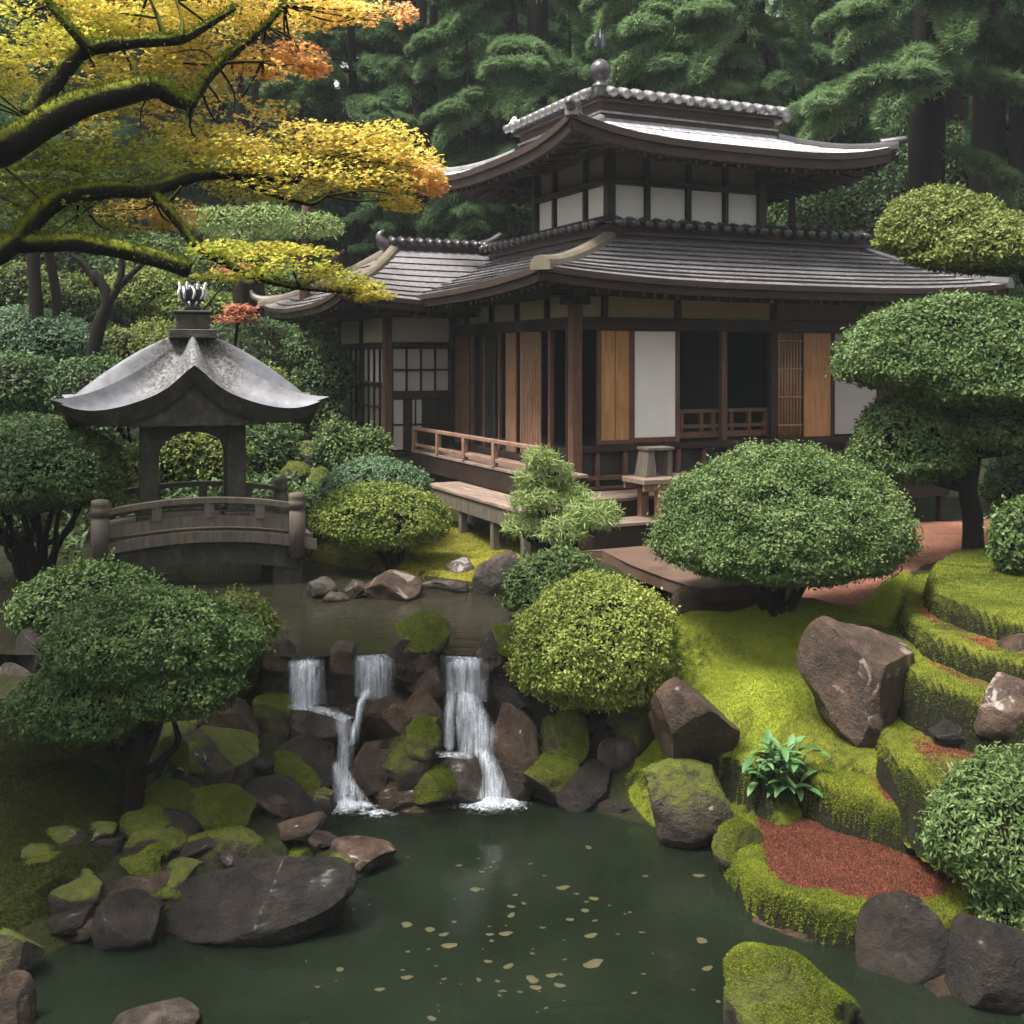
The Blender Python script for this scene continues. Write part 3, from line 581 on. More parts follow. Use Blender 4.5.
patch('moss_slope', smooth_poly([G(-260, 720, 1.1), G(-40, 705, 1.1), G(110, 700, 1.05), G(150, 760, .7), G(135, 830, .4), G(110, 890, .2), G(20, 945, .10), G(-100, 960, .1), G(-260, 860, .6)]),
      .05, drape(.05, .14, 9, .25), [M['moss_shade_ground'], M['moss_shade']], 100000, .034, 9, base=.42, kind='stuff', label='moss slope at the left edge of the pond, shade painted into its green')

# ------------------------------------------------------------------ stepped moss terraces on the right bank
def terrace(label, poly, zt, zb, seed, red, fz, base=.45, group='moss covered terrace steps on the right bank'):
    def zf(x, y, d):
        q = np.stack([x, y, x * 0], -1)
        k = np.clip((d + .07) / .13, 0, 1); top = zt + .05 * fbm(q * 1.3, seed, 3) + .018 * fbm(q * 7, seed + 1, 2)
        return zb + (top - zb) * np.sqrt(1 - (1 - k) ** 2.2)
    o = patch('terrace_step', smooth_poly(poly), .035, zf, MM, fz, .032, seed, .08, red, base)
    o.data.transform(__import__('mathutils').Matrix.Translation((0, 0, 0)))
    return tag(o, label, 'garden step', group)
terrace('top curved moss terrace at the foot of the cloud pruned tree', [G(934, 562, 2.0), G(925, 575, 2.0), G(937, 592, 2.0), G(975, 608, 2.0), G(1040, 624, 2.0), G(1180, 645, 2.0), G(1180, 548, 2.0), G(960, 545, 2.0)], 2.0, 1.45, 31, lambda x, y, d: x * 0 + .05, 40000, .42)
terrace('second terrace from the top with a rusty brown tread', [G(905, 588, 1.74), G(900, 605, 1.74), G(925, 630, 1.74), G(965, 647, 1.74), G(1010, 658, 1.74), G(1180, 690, 1.74), G(1180, 600, 1.74), G(950, 583, 1.74)], 1.74, 1.2, 32, lambda x, y, d: np.where((d > .12) & (d < .6), .52, .1), 30000, .42)
terrace('olive moss terrace step just behind the large brown boulder', [G(888, 635, 1.48), G(892, 658, 1.48), G(922, 678, 1.48), G(962, 692, 1.48), G(1010, 702, 1.48), G(1180, 740, 1.48), G(1180, 650, 1.48), G(930, 618, 1.48)], 1.48, .9, 33, lambda x, y, d: np.where(d > .25, .47, .05), 28000, .45)
terrace('moss step carrying the flat dark stone, russet on top', [G(878, 728, 1.02), G(884, 745, 1.02), G(918, 768, 1.02), G(950, 790, 1.02), G(1000, 805, 1.02), G(1130, 820, 1.02), G(1130, 700, 1.02), G(1000, 698, 1.02), G(915, 706, 1.02), G(885, 712, 1.02)], 1.02, .4, 34, lambda x, y, d: np.where(d > .2, .5, .05), 30000, .45)
terrace('yellow moss step just above the red moss platform', [G(780, 762, .64), G(830, 782, .64), G(880, 800, .64), G(930, 818, .64), G(955, 800, .64), G(905, 764, .64), G(870, 742, .64), G(820, 738, .64), G(784, 746, .64)], .64, .1, 35, lambda x, y, d: np.where((x > 3.2) & (d > .05), .5, .05), 26000, .66)
terrace('low platform of brick red moss with a yellow moss rim', [G(716, 822, .27), G(735, 850, .27), G(760, 885, .27), G(800, 900, .27), G(850, 912, .27), G(905, 922, .27), G(965, 918, .27), G(1010, 890, .27), G(1010, 850, .27), G(940, 828, .27), G(880, 812, .27), G(800, 786, .27), G(745, 792, .27)], .27, -.35, 36,
        lambda x, y, d: np.clip((d + .16 * fbm(np.stack([x * 3.2, y * 3.2, x * 0], -1), 66, 3) - .15) / .16, 0, 1) * np.where(x > 3.75, .45, .95), 60000, .62)

# ------------------------------------------------------------------ rocks
def ico(n):
    import bmesh
    bm = bmesh.new(); bmesh.ops.create_icosphere(bm, subdivisions=n, radius=1)
    V = np.array([v.co[:] for v in bm.verts]); Fc = np.array([[v.index for v in f.verts] for f in bm.faces]); bm.free(); return V, Fc
ICO = {4: ico(4), 5: ico(5), 6: ico(6)}
def rock(label, box, Y, mat, seed, depth=.85, cut=7, fz=0, tilt=0, top=None, group=None, name='boulder', bury=.25, sub_=5, lump=.16, cat='rock'):
    """boulder whose front stands at distance Y; box is its extent in the photograph"""
    x0, y0, x1, y1 = box; rng = np.random.default_rng(seed); V0, Fc = ICO[sub_]
    w = (x1 - x0) * Y / F; h = (y1 - y0) * Y / F; dp = w * depth
    Yc = Y + dp * .4; sl = max(0, ((y0 + y1) / 2 - HY) / F)
    hz = max(h * .55, h - dp * .5 * sl); c = P((x0 + x1) / 2, y1, Y); zb = c[2]
    c = np.array([((x0 + x1) / 2 - 512) * Y / F, Yc, zb + hz * (.5 - bury / 2)])
    V = V0.copy()
    if mat == 'rock_moss': cut = min(cut, 5); lump = .26
    for _ in range(cut):
        n = unit(rng.normal(size=3) * np.array([1, 1, .9 if mat != 'rock_moss' else .45])); dd = rng.uniform(.52, .82); k = V @ n; V = V - np.where(k > dd, k - dd, 0)[:, None] * n * .98
    s = rng.random(3) * 20
    V = V * (1 + lump * fbm(V * 1.1 + s, seed, 2)[:, None] + .055 * fbm(V * 3.5 + s, seed + 1, 4)[:, None])
    lo, hi = V.min(0), V.max(0); V = (V - (lo + hi) / 2) / ((hi - lo) / 2)
    V = V * np.array([w / 2, dp / 2, hz * (1 + bury) / 2])
    if tilt:
        V[:, 2] += V[:, 0] * math.tan(math.radians(tilt)) * (V[:, 2] > -hz * .2)
        V[:, 2] *= hz * (1 + bury) / np.ptp(V[:, 2])
    b = MB(); b.add(V, Fc, 0, None, True); ml = [M[mat]]
    if fz and mat != 'rock_dark':
        fuzz_tri(b, V, Fc, int(fz * 2.4), rng); ml.append(M['moss_blade'])
    o = b.build(name, ml); o.location = c
    return tag(o, label, cat, group)
def fuzz_tri(b, V, Fc, n, rng):
    a, q, c = (V[Fc[:, k]] for k in range(3)); nr = np.cross(q - a, c - a); ar = np.linalg.norm(nr, axis=1); nr = unit(nr)
    cen = (a + q + c) / 3; m = (nr[:, 2] + fbm(cen * 2.2, 3, 3) * .9 > .45) ; w = ar * m
    if w.sum() <= 0: return
    i = rng.choice(len(Fc), n, p=w / w.sum()); u = np.sqrt(rng.random((n, 1))); v = rng.random((n, 1))
    p = a[i] * (1 - u) + q[i] * u * (1 - v) + c[i] * u * v
    l = rng.uniform(.010, .021, n)
    leaf_quads(b, p - nr[i] * .003, rng.normal(size=(n, 3)), l, l * .4, rng, np.clip(.58 + .3 * (rng.random(n) - .5) + .3 * fbm(p * 3, 5, 2), 0, .78), 1, d=nr[i] + rng.normal(size=(n, 3)) * .4)
for lab, bx, Y, mt, sd_, dp, cut, fz, tl, sb in RK:
    rock(lab, bx, Y, mt, sd_, dp, cut + (0 if sb == 6 else 2), fz, tl, sub_=sb, group='stones and boulders of the garden')

rf = np.random.default_rng(909)
for k in range(26):
    x, y = rf.uniform(268, 560), rf.uniform(690, 800); w_ = rf.uniform(16, 38)
    if 436 < x < 500 and y > 740: continue
    rock('small dark wet stone wedged among the cascade boulders', (x - w_ / 2, y - w_ * .35, x + w_ / 2, y + w_ * .35), 11.22 - (y - 690) / 110 * .42, ('rock_dark', 'rock_brown', 'rock_dark')[k % 3], 700 + k, .9, 8, 0, rf.uniform(-15, 15), sub_=4, group='small stones of the cascade', name='stone')
for k in range(16):
    x, y = rf.uniform(540, 650), rf.uniform(720, 815); w_ = rf.uniform(18, 36)
    rock('small stone in the dark hollow between the falls and the large boulders', (x - w_ / 2, y - w_ * .4, x + w_ / 2, y + w_ * .4), 11.2 - (y - 720) / 95 * .34, ('rock_dark', 'rock_half', 'rock_brown')[k % 3], 740 + k, .9, 8, 0, rf.uniform(-12, 12), sub_=4, group='small stones under the lime shrub', name='stone')
for k in range(26):
    x = rf.uniform(262, 505); w_ = rf.uniform(22, 44); y = rf.uniform(652, 668)
    if any(a < x < c for a, c in ((288, 326), (352, 392), (440, 486))): continue
    rock('small dark stone in the rim between the falls', (x - w_ / 2, y - w_ * .85, x + w_ / 2, y + w_ * .3), 11.12, ('rock_dark', 'rock_brown', 'rock_half')[k % 3], 770 + k, .8, 8, 0, 0, sub_=4, group='stones along the rim of the upper pond', name='stone')
def on_ground(px, py):
    Ys = np.arange(7.5, 14, .04); q = np.array([P(px, py, Y) for Y in Ys]); g = ground(q[:, 0], q[:, 1]); i = np.where(q[:, 2] <= g)[0]
    return float(Ys[i[0]]) if len(i) else None
for k in range(60):
    x, y = rf.uniform(95, 345), rf.uniform(700, 925); w_ = rf.uniform(18, 58)
    if y > 955 - .25 * x + 10 or (x < 150 and y < 860): continue
    Y = on_ground(x, y)
    if Y is None: continue
    rock('small mossy or wet stone on the shaded left bank', (x - w_ / 2, y - w_ * .5, x + w_ / 2, y + w_ * .12), Y - .05, ('rock_dark', 'rock_moss', 'rock_half', 'rock_brown', 'rock_dark')[k % 5], 800 + k, .85, 8, 700 if k % 5 == 1 else 0, rf.uniform(-12, 12), sub_=4, group='small stones of the left bank', name='stone')
for k in range(34):
    x, y = rf.uniform(20, 260), rf.uniform(838, 938); w_ = rf.uniform(26, 70)
    if y > 962 - .22 * x or (x > 165 and y > 850): continue
    Y = on_ground(x, y)
    if Y is None: continue
    rock('mossy stone low on the shaded left bank above the waterline', (x - w_ / 2, y - w_ * .5, x + w_ / 2, y + w_ * .12), Y - .08, ('rock_dark', 'rock_half', 'rock_moss', 'rock_brown')[k % 4], 860 + k, .85, 7, 900 if k % 4 == 2 else 0, rf.uniform(-12, 12), sub_=4, group='stones along the left waterline', name='stone')
# ------------------------------------------------------------------ falling water
def catmull(p, res):
    q = []
    for i in range(len(p) - 1):
        p0 = p[max(i - 1, 0)]; p1 = p[i]; p2 = p[i + 1]; p3 = p[min(i + 2, len(p) - 1)]
        for j in range(res):
            t = j / res; q.append(.5 * ((2 * p1) + (p2 - p0) * t + (2 * p0 - 5 * p1 + 4 * p2 - p3) * t * t + (3 * p1 - p0 - 3 * p2 + p3) * t ** 3))
    q.append(p[-1]); return np.array(q)
def stream(b, pts, wd, rng, n=9, tint=1.0):
    """layers of falling water following pts (px, py, Y), each a closed thin body"""
    c = np.array([P(x, y, cy(Y) - (.07 if Y < 11.1 else .02)) for x, y, Y in pts]); w = np.broadcast_to(np.asarray(wd, float), (len(c),)) * c[:, 1] / F * 1.15
    cw = catmull(np.column_stack([c, w]), 7); m = 25; s = np.linspace(-1, 1, m)
    for k in range(3):
        sh = rng.normal() * .05; q = cw[:, None, :3].repeat(m, 1); sc = (1.0, .8, .55)[k]
        q[..., 0] += (s * sc + sh) * cw[:, 3:4] / 2; rid = .035 * fbm(np.stack([q[..., 0] * 16, q[..., 2] * .8, q[..., 1] * 0 + k * 5], -1), 31 + k, 3)
        q[..., 1] += -.05 * k - .06 * (1 - s ** 2) + rid + .02
        q[..., 0] += .02 * fbm(np.stack([q[..., 0] * 6, q[..., 2] * 2.5, q[..., 1]], -1), 41 + k, 2)
        L_ = len(cw); f = np.linspace(0, 1, L_)[:, None]
        al = tint * (1 - np.abs(s) ** 3)[None] * np.clip(.6 + .9 * fbm(np.stack([q[..., 0] * 9 + k * 9, q[..., 2] * .5, q[..., 1] * 0], -1), 51 + k, 2), .12, 1.0) * np.clip(f * 6 + .35, 0, 1)
        bk = q + np.array([0, .02, 0]); b.grid(q, 0, True, False, al.ravel()); b.grid(bk[:, ::-1], 0, True, False, al[:, ::-1].ravel() * .5)
def foam(b, c, rx, ry, h, rng, n=7):
    """low heaps of froth on the water"""
    for k in range(n):
        a = rng.uniform(0, 6.28); o = (rng.random() ** .6) * .55 if k else 0; cx, cy = c[0] + rx * o * math.cos(a), c[1] + ry * o * math.sin(a); sc = 1.0 if k == 0 else rng.uniform(.3, .6)
        r = np.linspace(0, 1, 10)[:, None]; t = np.linspace(0, 2 * math.pi, 28, endpoint=False)[None]
        x = cx + rx * sc * r * np.cos(t); y = cy + ry * sc * r * np.sin(t); z = .012 + .035 * h * (1 - r ** 2) * (1 + .8 * fbm(np.stack([x * 9, y * 9, x * 0 + k], -1), k, 3)) + 0 * t
        b.grid(np.stack([x, y, z], -1), 0, True, True, ((1 - r) ** 1.1 * h * (1.15 if k == 0 else .8) + 0 * t).ravel())
ICO4L = ico(3)
rg = np.random.default_rng(5)
def fall(label, streams, foams, part_foam=True):
    t = thing('waterfall', label, 'waterfall', tuple(P(streams[0][0][0][0], streams[0][0][-1][1], streams[0][0][0][2])), group='small falls between the two ponds')
    L = np.array(t.location)
    for pts, wd, n, tn in streams:
        b = MB(); stream(b, pts, wd, rg, n, tn); b.build('water_stream', M['fall'], t).location = -L
    for c, rx, ry, h in foams:
        b = MB(); foam(b, c, rx * 1.25, ry * 1.5, h, rg); b.build('foam', M['foam'], t).location = -L
fall('left waterfall dropping onto a flat grey rock and sliding into the pond',
     [([(306, 653, 11.35), (307, 662, 11.1), (308, 682, 11.02), (308, 704, 10.98)], 34, 13, .75), ([(292, 705, 10.9), (312, 706, 10.72), (334, 712, 10.6), (346, 718, 10.55)], 12, 7, .75),
      ([(341, 716, 10.52), (346, 740, 10.45), (342, 768, 10.38)], 16, 6, .5), ([(338, 760, 10.38), (341, 778, 10.3), (350, 802, 10.2)], [12, 18, 34], 9, 1.0)],
     [((G(350, 808, 0)[0], G(350, 808, 0)[1], .0), .24, .16, 1.0), ((G(374, 815, 0)[0], G(374, 815, 0)[1], .0), .2, .08, .6)])
fall('middle waterfall, a dark thin veil beside the moss capped lip stone',
     [([(372, 650, 11.4), (373, 658, 11.12), (373, 676, 11.02), (372, 696, 10.98)], 38, 13, .42), ([(372, 688, 10.8), (362, 700, 10.72), (358, 720, 10.6), (352, 742, 10.52)], [14, 10, 8, 12], 6, .7)], [])
fall('right waterfall, the whitest one, falling in two steps to the pond',
     [([(462, 652, 11.35), (463, 662, 11.08), (464, 680, 11.0), (464, 702, 10.9)], 42, 14, .55), ([(462, 690, 10.85), (468, 708, 10.75), (474, 734, 10.62), (476, 752, 10.55)], [16, 30, 40, 36], 15, .95),
      ([(480, 748, 10.42), (489, 764, 10.28), (494, 782, 10.2), (495, 800, 10.12)], [16, 18, 22, 34], 12, 1.0), ([(440, 752, 10.5), (456, 752, 10.4), (470, 756, 10.35)], 8, 5, .8), ([(454, 690, 10.85), (450, 716, 10.7), (450, 746, 10.6)], 14, 6, .5)],
     [((G(488, 804, 0)[0], G(488, 804, 0)[1], .0), .36, .2, 1.05)])

# ------------------------------------------------------------------ leaves afloat
lm = []
for k in range(4):
    rg2 = np.random.default_rng(90 + k); b = MB(); an = np.linspace(0, 2 * math.pi, 14, endpoint=False); r = 1 + .16 * np.sin(an * 2 + k) + .10 * rg2.normal(size=14)
    rim = np.stack([np.cos(an) * r, np.sin(an) * r * (.62 + .1 * k), .06 * np.cos(an * 2)], 1); inn = rim * .5; inn[:, 2] = .02
    V = np.concatenate([rim, inn, [[0, 0, .0]], rim - [0, 0, .05]]); j = np.arange(14); j2 = (j + 1) % 14
    b.add(V, np.stack([j, j2, 14 + j2, 14 + j], 1)); b.F.append((np.stack([14 + j, 14 + j2, np.full(14, 28)], 1), 0, False)); b.F.append((np.stack([29 + j, 29 + j2, j2, j], 1), 0, False))
    o = b.build('floating_leaf', M['leaf_float']); lm.append(o.data)
    if k: bpy.data.objects.remove(o)
    else: first = o
rg3 = np.random.default_rng(77); nl = 0
spots = [(593, 964, 13), (533, 980, 9), (536, 988, 7), (552, 976, 7), (560, 986, 7), (508, 967, 7), (702, 941, 7), (707, 969, 7), (591, 936, 8), (563, 888, 8), (594, 899, 6), (407, 978, 7), (449, 946, 9), (444, 935, 6), (432, 1019, 6), (589, 848, 5), (699, 876, 7), (430, 930, 6), (407, 925, 7), (475, 890, 6), (511, 907, 5), (585, 911, 5), (570, 920, 5), (511, 916, 6), (488, 962, 5), (490, 935, 5), (506, 934, 8), (340, 970, 5), (380, 990, 6)]
while len(spots) < 96:
    x, y = rg3.normal(500, 150), rg3.uniform(850, 1015)
    if 300 < x < 740 and sdist(*G(x, y, 0)[:2], LOW) > .25: spots.append((x, y, rg3.uniform(1.4, 3.8)))
for x, y, r in spots:
    p = G(x, y, 0.0); o = first if nl == 0 else first.copy()
    if nl: COL.objects.link(o); o.data = lm[int(rg3.integers(4))]
    o.location = (p[0], p[1], .006); o.scale = (r * .8 * p[1] / F,) * 3; o.rotation_euler = (0, 0, rg3.normal() * .5); nl += 1
    tag(o, 'olive yellow fallen leaf floating on the green pond', 'leaf', 'fallen leaves on the lower pond')
# ------------------------------------------------------------------ the tea house (local axes: x along the right face, y along the left face)
def lu(px, v):
    k = (px - 512) / F; bx, by = AX - v * UY, AY + v * UX; return (k * by - bx) / (UX - k * UY)
def lv(px, u):
    k = (px - 512) / F; bx, by = AX + u * UX, AY + u * UY; return (k * by - bx) / (-UY - k * UX)
H = thing('tea_house', 'dark timber Japanese tea house with two tiers of curved roofs', 'house', (AX, AY, ZB), TH)
def part(name, mat, fn, parent=None, bevel=.006, **k):
    b = MB(); fn(b); return b.build(name, M[mat] if isinstance(mat, str) else [M[m] for m in mat], parent or H, None, bevel, **k)
def bx(a, c): return lambda b: b.box(a, c)

# roofs -----------------------------------------------------------------------------
def roof(outer, inner, z0, z1, lift, courses, lip, thick, power=1.3, ns=48, lp=3.0, flare=.0):
    """frustum roof with upswept corners; returns arrays of top rows and corner curves"""
    (a0, b0, a1, b1), (c0, d0, c1, d1) = outer, inner
    oc = np.array([(a0, b0), (a1, b0), (a1, b1), (a0, b1)], float); ic = np.array([(c0, d0), (c1, d0), (c1, d1), (c0, d1)], float)
    ts = [0.0]
    for k in range(1, courses): ts += [k / courses, k / courses - .018]
    ts.append(1.0); ts = np.array(ts); s = np.linspace(0, 1, ns)
    def surf(side, s, t):
        A, B, C, D = oc[side], oc[(side + 1) % 4], ic[side], ic[(side + 1) % 4]
        o = A + (B - A) * s[..., None]; i = C + (D - C) * s[..., None]; k = np.abs(2 * s - 1) ** lp
        xy = o + (i - o) * t[..., None]
        z = z0 + (z1 - z0) * t ** power + lift * k * (1 - t) ** 2
        return np.concatenate([xy, z[..., None]], -1)
    tops = MB(); under = MB(); fas = MB()
    for side in range(4):
        rows = []
        for q, t in enumerate(ts):
            r = surf(side, s, np.full_like(s, t)); up = lip if (q % 2 == 0 and q > 0) else 0.0
            if q == len(ts) - 1: up = 0
            r[:, 2] += up if q % 2 == 0 else 0.0; rows.append(r)
        for q in range(len(ts) - 1): tops.grid(np.stack([rows[q], rows[q + 1]])[:, ::1], 0, False)
        e = rows[0]; lo = e.copy(); lo[:, 2] -= thick; cen = np.array([(a0 + a1) / 2, (b0 + b1) / 2])
        dv = oc[(side + 1) % 4] - oc[side]; nrm = np.array([dv[1], -dv[0]]); nrm = nrm / np.linalg.norm(nrm)
        mid = e.copy(); mid[:, 2] -= thick * .42; m2 = mid.copy(); m2[:, :2] -= nrm * .045; lo[:, :2] -= nrm * .06
        fas.grid(np.stack([mid, e]), 0, False); fas.grid(np.stack([m2, mid]), 0, False); fas.grid(np.stack([lo, m2]), 0, False)
        u0 = lo; rows = [u0]
        for t in (.2, .45, .75):
            r = surf(side, s, np.full_like(s, t)); r[:, 2] = np.maximum(r[:, 2] - thick - .05, lo[:, 2].min()); r[:, 2] = np.minimum(r[:, 2] - 0.0, z0 - thick + .12 + (lift * np.abs(2 * s - 1) ** lp) * (1 - t)); rows.append(r)
        under.grid(np.stack(rows)[::-1], 0, False)
        n = int(np.linalg.norm(dv) / .24)
        for k in range(1, n):
            ss = np.array([k / n]); p = lo[int(round(k / n * (ns - 1)))].copy(); q = surf(side, ss, np.array([.6]))[0]
            q[2] = min(q[2] - thick - .06, z0 - thick + .09); p2 = p - np.append(nrm * .06, .035); d = q - p2; q = p2 - np.append(nrm, 0) * 1.0 * np.dot(-nrm, d[:2]); q[2] = p2[2] + .10
            under.bar(p2, q, .07, .07)
    hips = [np.array([surf(k, np.array([0.0]), np.array([t]))[0] for t in np.linspace(0, 1, 14)]) for k in range(4)]
    return tops, under, fas, hips
def hip_strip(pts, w, h):
    b = MB(); p = np.asarray(pts); d = unit(np.gradient(p, axis=0)); r = unit(np.cross(d, [0, 0, 1.]))
    an = np.linspace(0, math.pi, 7); prof = np.stack([np.cos(an) * w / 2, np.sin(an) * h], 1); prof = np.vstack([prof, [[-w / 2, -.08], [w / 2, -.08]]])
    V = p[:, None] + r[:, None] * prof[None, :, :1] + np.array([0, 0, 1.]) * prof[None, :, 1:2]
    b.grid(V[:, ::-1], 0, False, True); n = len(prof)
    b.F.append((np.arange(n)[None, ::1], 0, False)); b.F.append((np.arange(n)[None, ::-1] + (len(p) - 1) * n, 0, False)); return b
def tile_row(b, a, c, step, r, out, mi=0, sag=.0):
    """row of little arched cap tiles from a to c, each leaning along out"""
    a = np.asarray(a, float); c = np.asarray(c, float); n = max(2, int(np.linalg.norm(c - a) / step)); out = np.asarray(out, float)
    for k in range(n):
        p = a + (c - a) * (k + .5) / n
        b.tube([p - out * .20 - [0, 0, .02], p + [0, 0, .05], p + out * .24 + [0, 0, -.05]], [r * .8, r, r * 1.1], 8, mi, 2)
LOWO, LOWI = (-1.2, -1.2, 8.05, 8.9), (1.39, 1.39, 7.1, 7.6)
t, u, f, hl = roof(LOWO, LOWI, 3.98, 4.90, .17, 9, .038, .22, 1.18)
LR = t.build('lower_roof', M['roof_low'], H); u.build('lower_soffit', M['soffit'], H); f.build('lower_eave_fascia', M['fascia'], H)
hip_strip(hl[0], .30, .13).build('hip_ridge', M['trim_pale'], H); hip_strip(hl[1], .26, .11).build('hip_ridge', M['tile'], H)
hip_strip(hl[2], .26, .11).build('hip_ridge', M['tile'], H); hip_strip(hl[3], .26, .11).build('hip_ridge', M['tile'], H)
def ring(b, r, z0, z1, w, mi=0):
    x0, y0, x1, y1 = r
    b.box((x0 - w, y0 - w, z0), (x1 + w, y0, z1), mi); b.box((x0 - w, y1, z0), (x1 + w, y1 + w, z1), mi)
    b.box((x0 - w, y0, z0), (x0, y1, z1), mi); b.box((x1, y0, z0), (x1 + w, y1, z1), mi)
part('roof_band', 'fascia', lambda b: (ring(b, LOWI, 4.84, 5.14, .05), ring(b, (LOWI[0] - .05, LOWI[1] - .05, LOWI[2] + .05, LOWI[3] + .05), 4.95, 5.02, .05)))
def rt(b):
    x0, y0, x1, y1 = LOWI; z = 5.17
    tile_row(b, (x0, y0 - .02, z), (x1, y0 - .02, z), .27, .075, (0, -1, 0)); tile_row(b, (x0 - .02, y0, z), (x0 - .02, y1, z), .27, .075, (-1, 0, 0))
    tile_row(b, (x1 + .02, y0, z), (x1 + .02, y1, z), .27, .075, (1, 0, 0))
    b.box((x0 - .1, y0 - .1, 5.142), (x1 + .1, y1 + .1, 5.17))
part('ridge_tiles', 'tile', rt, bevel=0)

# upper storey
UW = (1.45, 1.45, 4.66, 4.25)
part('upper_wall', 'plaster_dark', bx((1.50, 1.50, 5.0), (4.61, 4.20, 6.55)))
def post(u, v, z0, z1, w=.09, mat='wood_dark', name='post'): part(name, mat, bx((u - w / 2, v - w / 2, z0), (u + w / 2, v + w / 2, z1)))
us = [UW[0]] + [lu(p, 1.45) for p in (647, 688, 725)] + [UW[2]]; vs = [UW[1]] + [lv(p, 1.45) for p in (586, 555)] + [UW[3]]
for u_ in us: post(u_, 1.44, 5.0, 6.5, .16 if u_ in (us[0], us[-1]) else .09)
for v_ in vs[1:]: post(1.44, v_, 5.0, 6.5, .16 if v_ == vs[-1] else .09)
for a, c in zip(us[:-1], us[1:]): part('paper_panel', 'shoji', bx((a + .06, 1.462, 5.17), (c - .06, 1.498, 5.84)))
for a, c in zip(vs[:-1], vs[1:]): part('paper_panel', 'shoji', bx((1.462, a + .06, 5.17), (1.498, c - .06, 5.84)))
part('upper_beam', 'wood_beam', lambda b: (b.box((1.40, 1.37, 5.845), (4.74, 1.497, 5.95)), b.box((1.37, 1.38, 5.846), (1.496, 4.33, 5.951)), b.box((1.36, 1.33, 6.38), (4.78, 1.496, 6.5)), b.box((1.33, 1.34, 6.381), (1.495, 4.37, 6.501))))
UPO, UPI = (-.15, -.15, 6.45, 6.0), (1.03, 1.03, 4.75, 4.3)
t, u, f, hu = roof(UPO, UPI, 6.34, 6.82, .30, 5, .012, .27, 1.35, lp=3.4)
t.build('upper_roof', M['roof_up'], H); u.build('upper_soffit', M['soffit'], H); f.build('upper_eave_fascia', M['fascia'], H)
for k in range(4): hip_strip(hu[k], .20, .10).build('hip_ridge', M['tile_pale'] if k in (0, 3) else M['tile'], H)
def crown_box(b):
    b.box((1.08, 1.08, 6.70), (4.70, 4.25, 7.14)); ring(b, (1.08, 1.08, 4.70, 4.25), 6.80, 6.86, .07, 1); ring(b, (1.08, 1.08, 4.70, 4.25), 6.95, 6.99, .04, 1)
    b.box((.98, .98, 7.142), (4.80, 4.35, 7.20), 0)
part('ridge_box', ('fascia', 'tile_pale'), crown_box)
def cap(b):
    q = np.array([(.94, .94, 7.202), (4.84, .94, 7.202), (4.84, 4.39, 7.202), (.94, 4.39, 7.202), (2.4, 2.4, 7.55), (3.4, 2.4, 7.55), (3.4, 2.9, 7.55), (2.4, 2.9, 7.55)])
    b.add(q, [(0, 1, 5, 4), (1, 2, 6, 5), (2, 3, 7, 6), (3, 0, 4, 7), (4, 5, 6, 7), (3, 2, 1, 0)])
    z = 7.27
    tile_row(b, (1.0, .96, z), (4.8, .96, z), .25, .07, (0, -1, 0), 1); tile_row(b, (.96, 1.0, z), (.96, 4.3, z), .25, .07, (-1, 0, 0), 1); tile_row(b, (4.82, 1.0, z), (4.82, 4.3, z), .25, .07, (1, 0, 0), 1)
part('cap_tiles', ('tile', 'tile_pale'), cap, bevel=0)
fb = MB(); fb.box((.90, .90, 7.20), (1.18, 1.18, 7.34)); fb.lathe((1.04, 1.04, 7.34), [(0, 0), (.17, .0), (.13, .07), (.08, .11), (.14, .18), (.18, .28), (.17, .38), (.10, .46), (.03, .50), (0, .50)], 18)
fn = fb.build('finial', M['tile'], H)
sb = MB(); sb.tube([(1.04, 1.04, 7.8), (1.04, 1.04, 8.35)], [.022, .008], 8, 0, 1); sb.tube([(.94, 1.04, 8.22), (.97, 1.04, 8.06), (1.04, 1.04, 8.03), (1.11, 1.04, 8.06), (1.14, 1.04, 8.22)], .014, 6)
sb.box((.95, 1.0, 8.05), (.99, 1.08, 8.27)); sb.box((1.09, 1.0, 8.05), (1.13, 1.08, 8.27)); sb.build('spike', M['urn'], fn)
def orn(b):
    for k in range(6):
        a = k / 5 * math.pi; b.tube([(1.0, 4.36, 7.26), (1.0 + .05 * math.sin(k), 4.40 + .16 * math.cos(a), 7.30 + .14 * math.sin(a) + .05), (1.0, 4.42 + .30 * math.cos(a), 7.30 + .16 * math.sin(a))], [.06, .055, .02], 8)
part('ridge_end_ornament', 'white_mark', orn, bevel=0)
def curl(c, d):
    b = MB(); c = np.array(c); d = np.array(d, float)
    b.tube([c - d * .25 - [0, 0, .1], c, c + d * .12 + [0, 0, .10], c + d * .05 + [0, 0, .22], c - d * .06 + [0, 0, .17]], [.10, .10, .08, .06, .03], 10); return b
for k, dd in ((0, (-.7, -.7, 0)), (1, (.7, -.7, 0)), (3, (-.7, .7, 0))):
    b = MB(); e = hu[k][0]; d = np.array(dd); b.tube([e - d * .3 + [0, 0, .03], e + [0, 0, .06], e + d * .16 + [0, 0, .10]], [.10, .09, .05], 10); b.build('eave_tip', M['tile'], H)

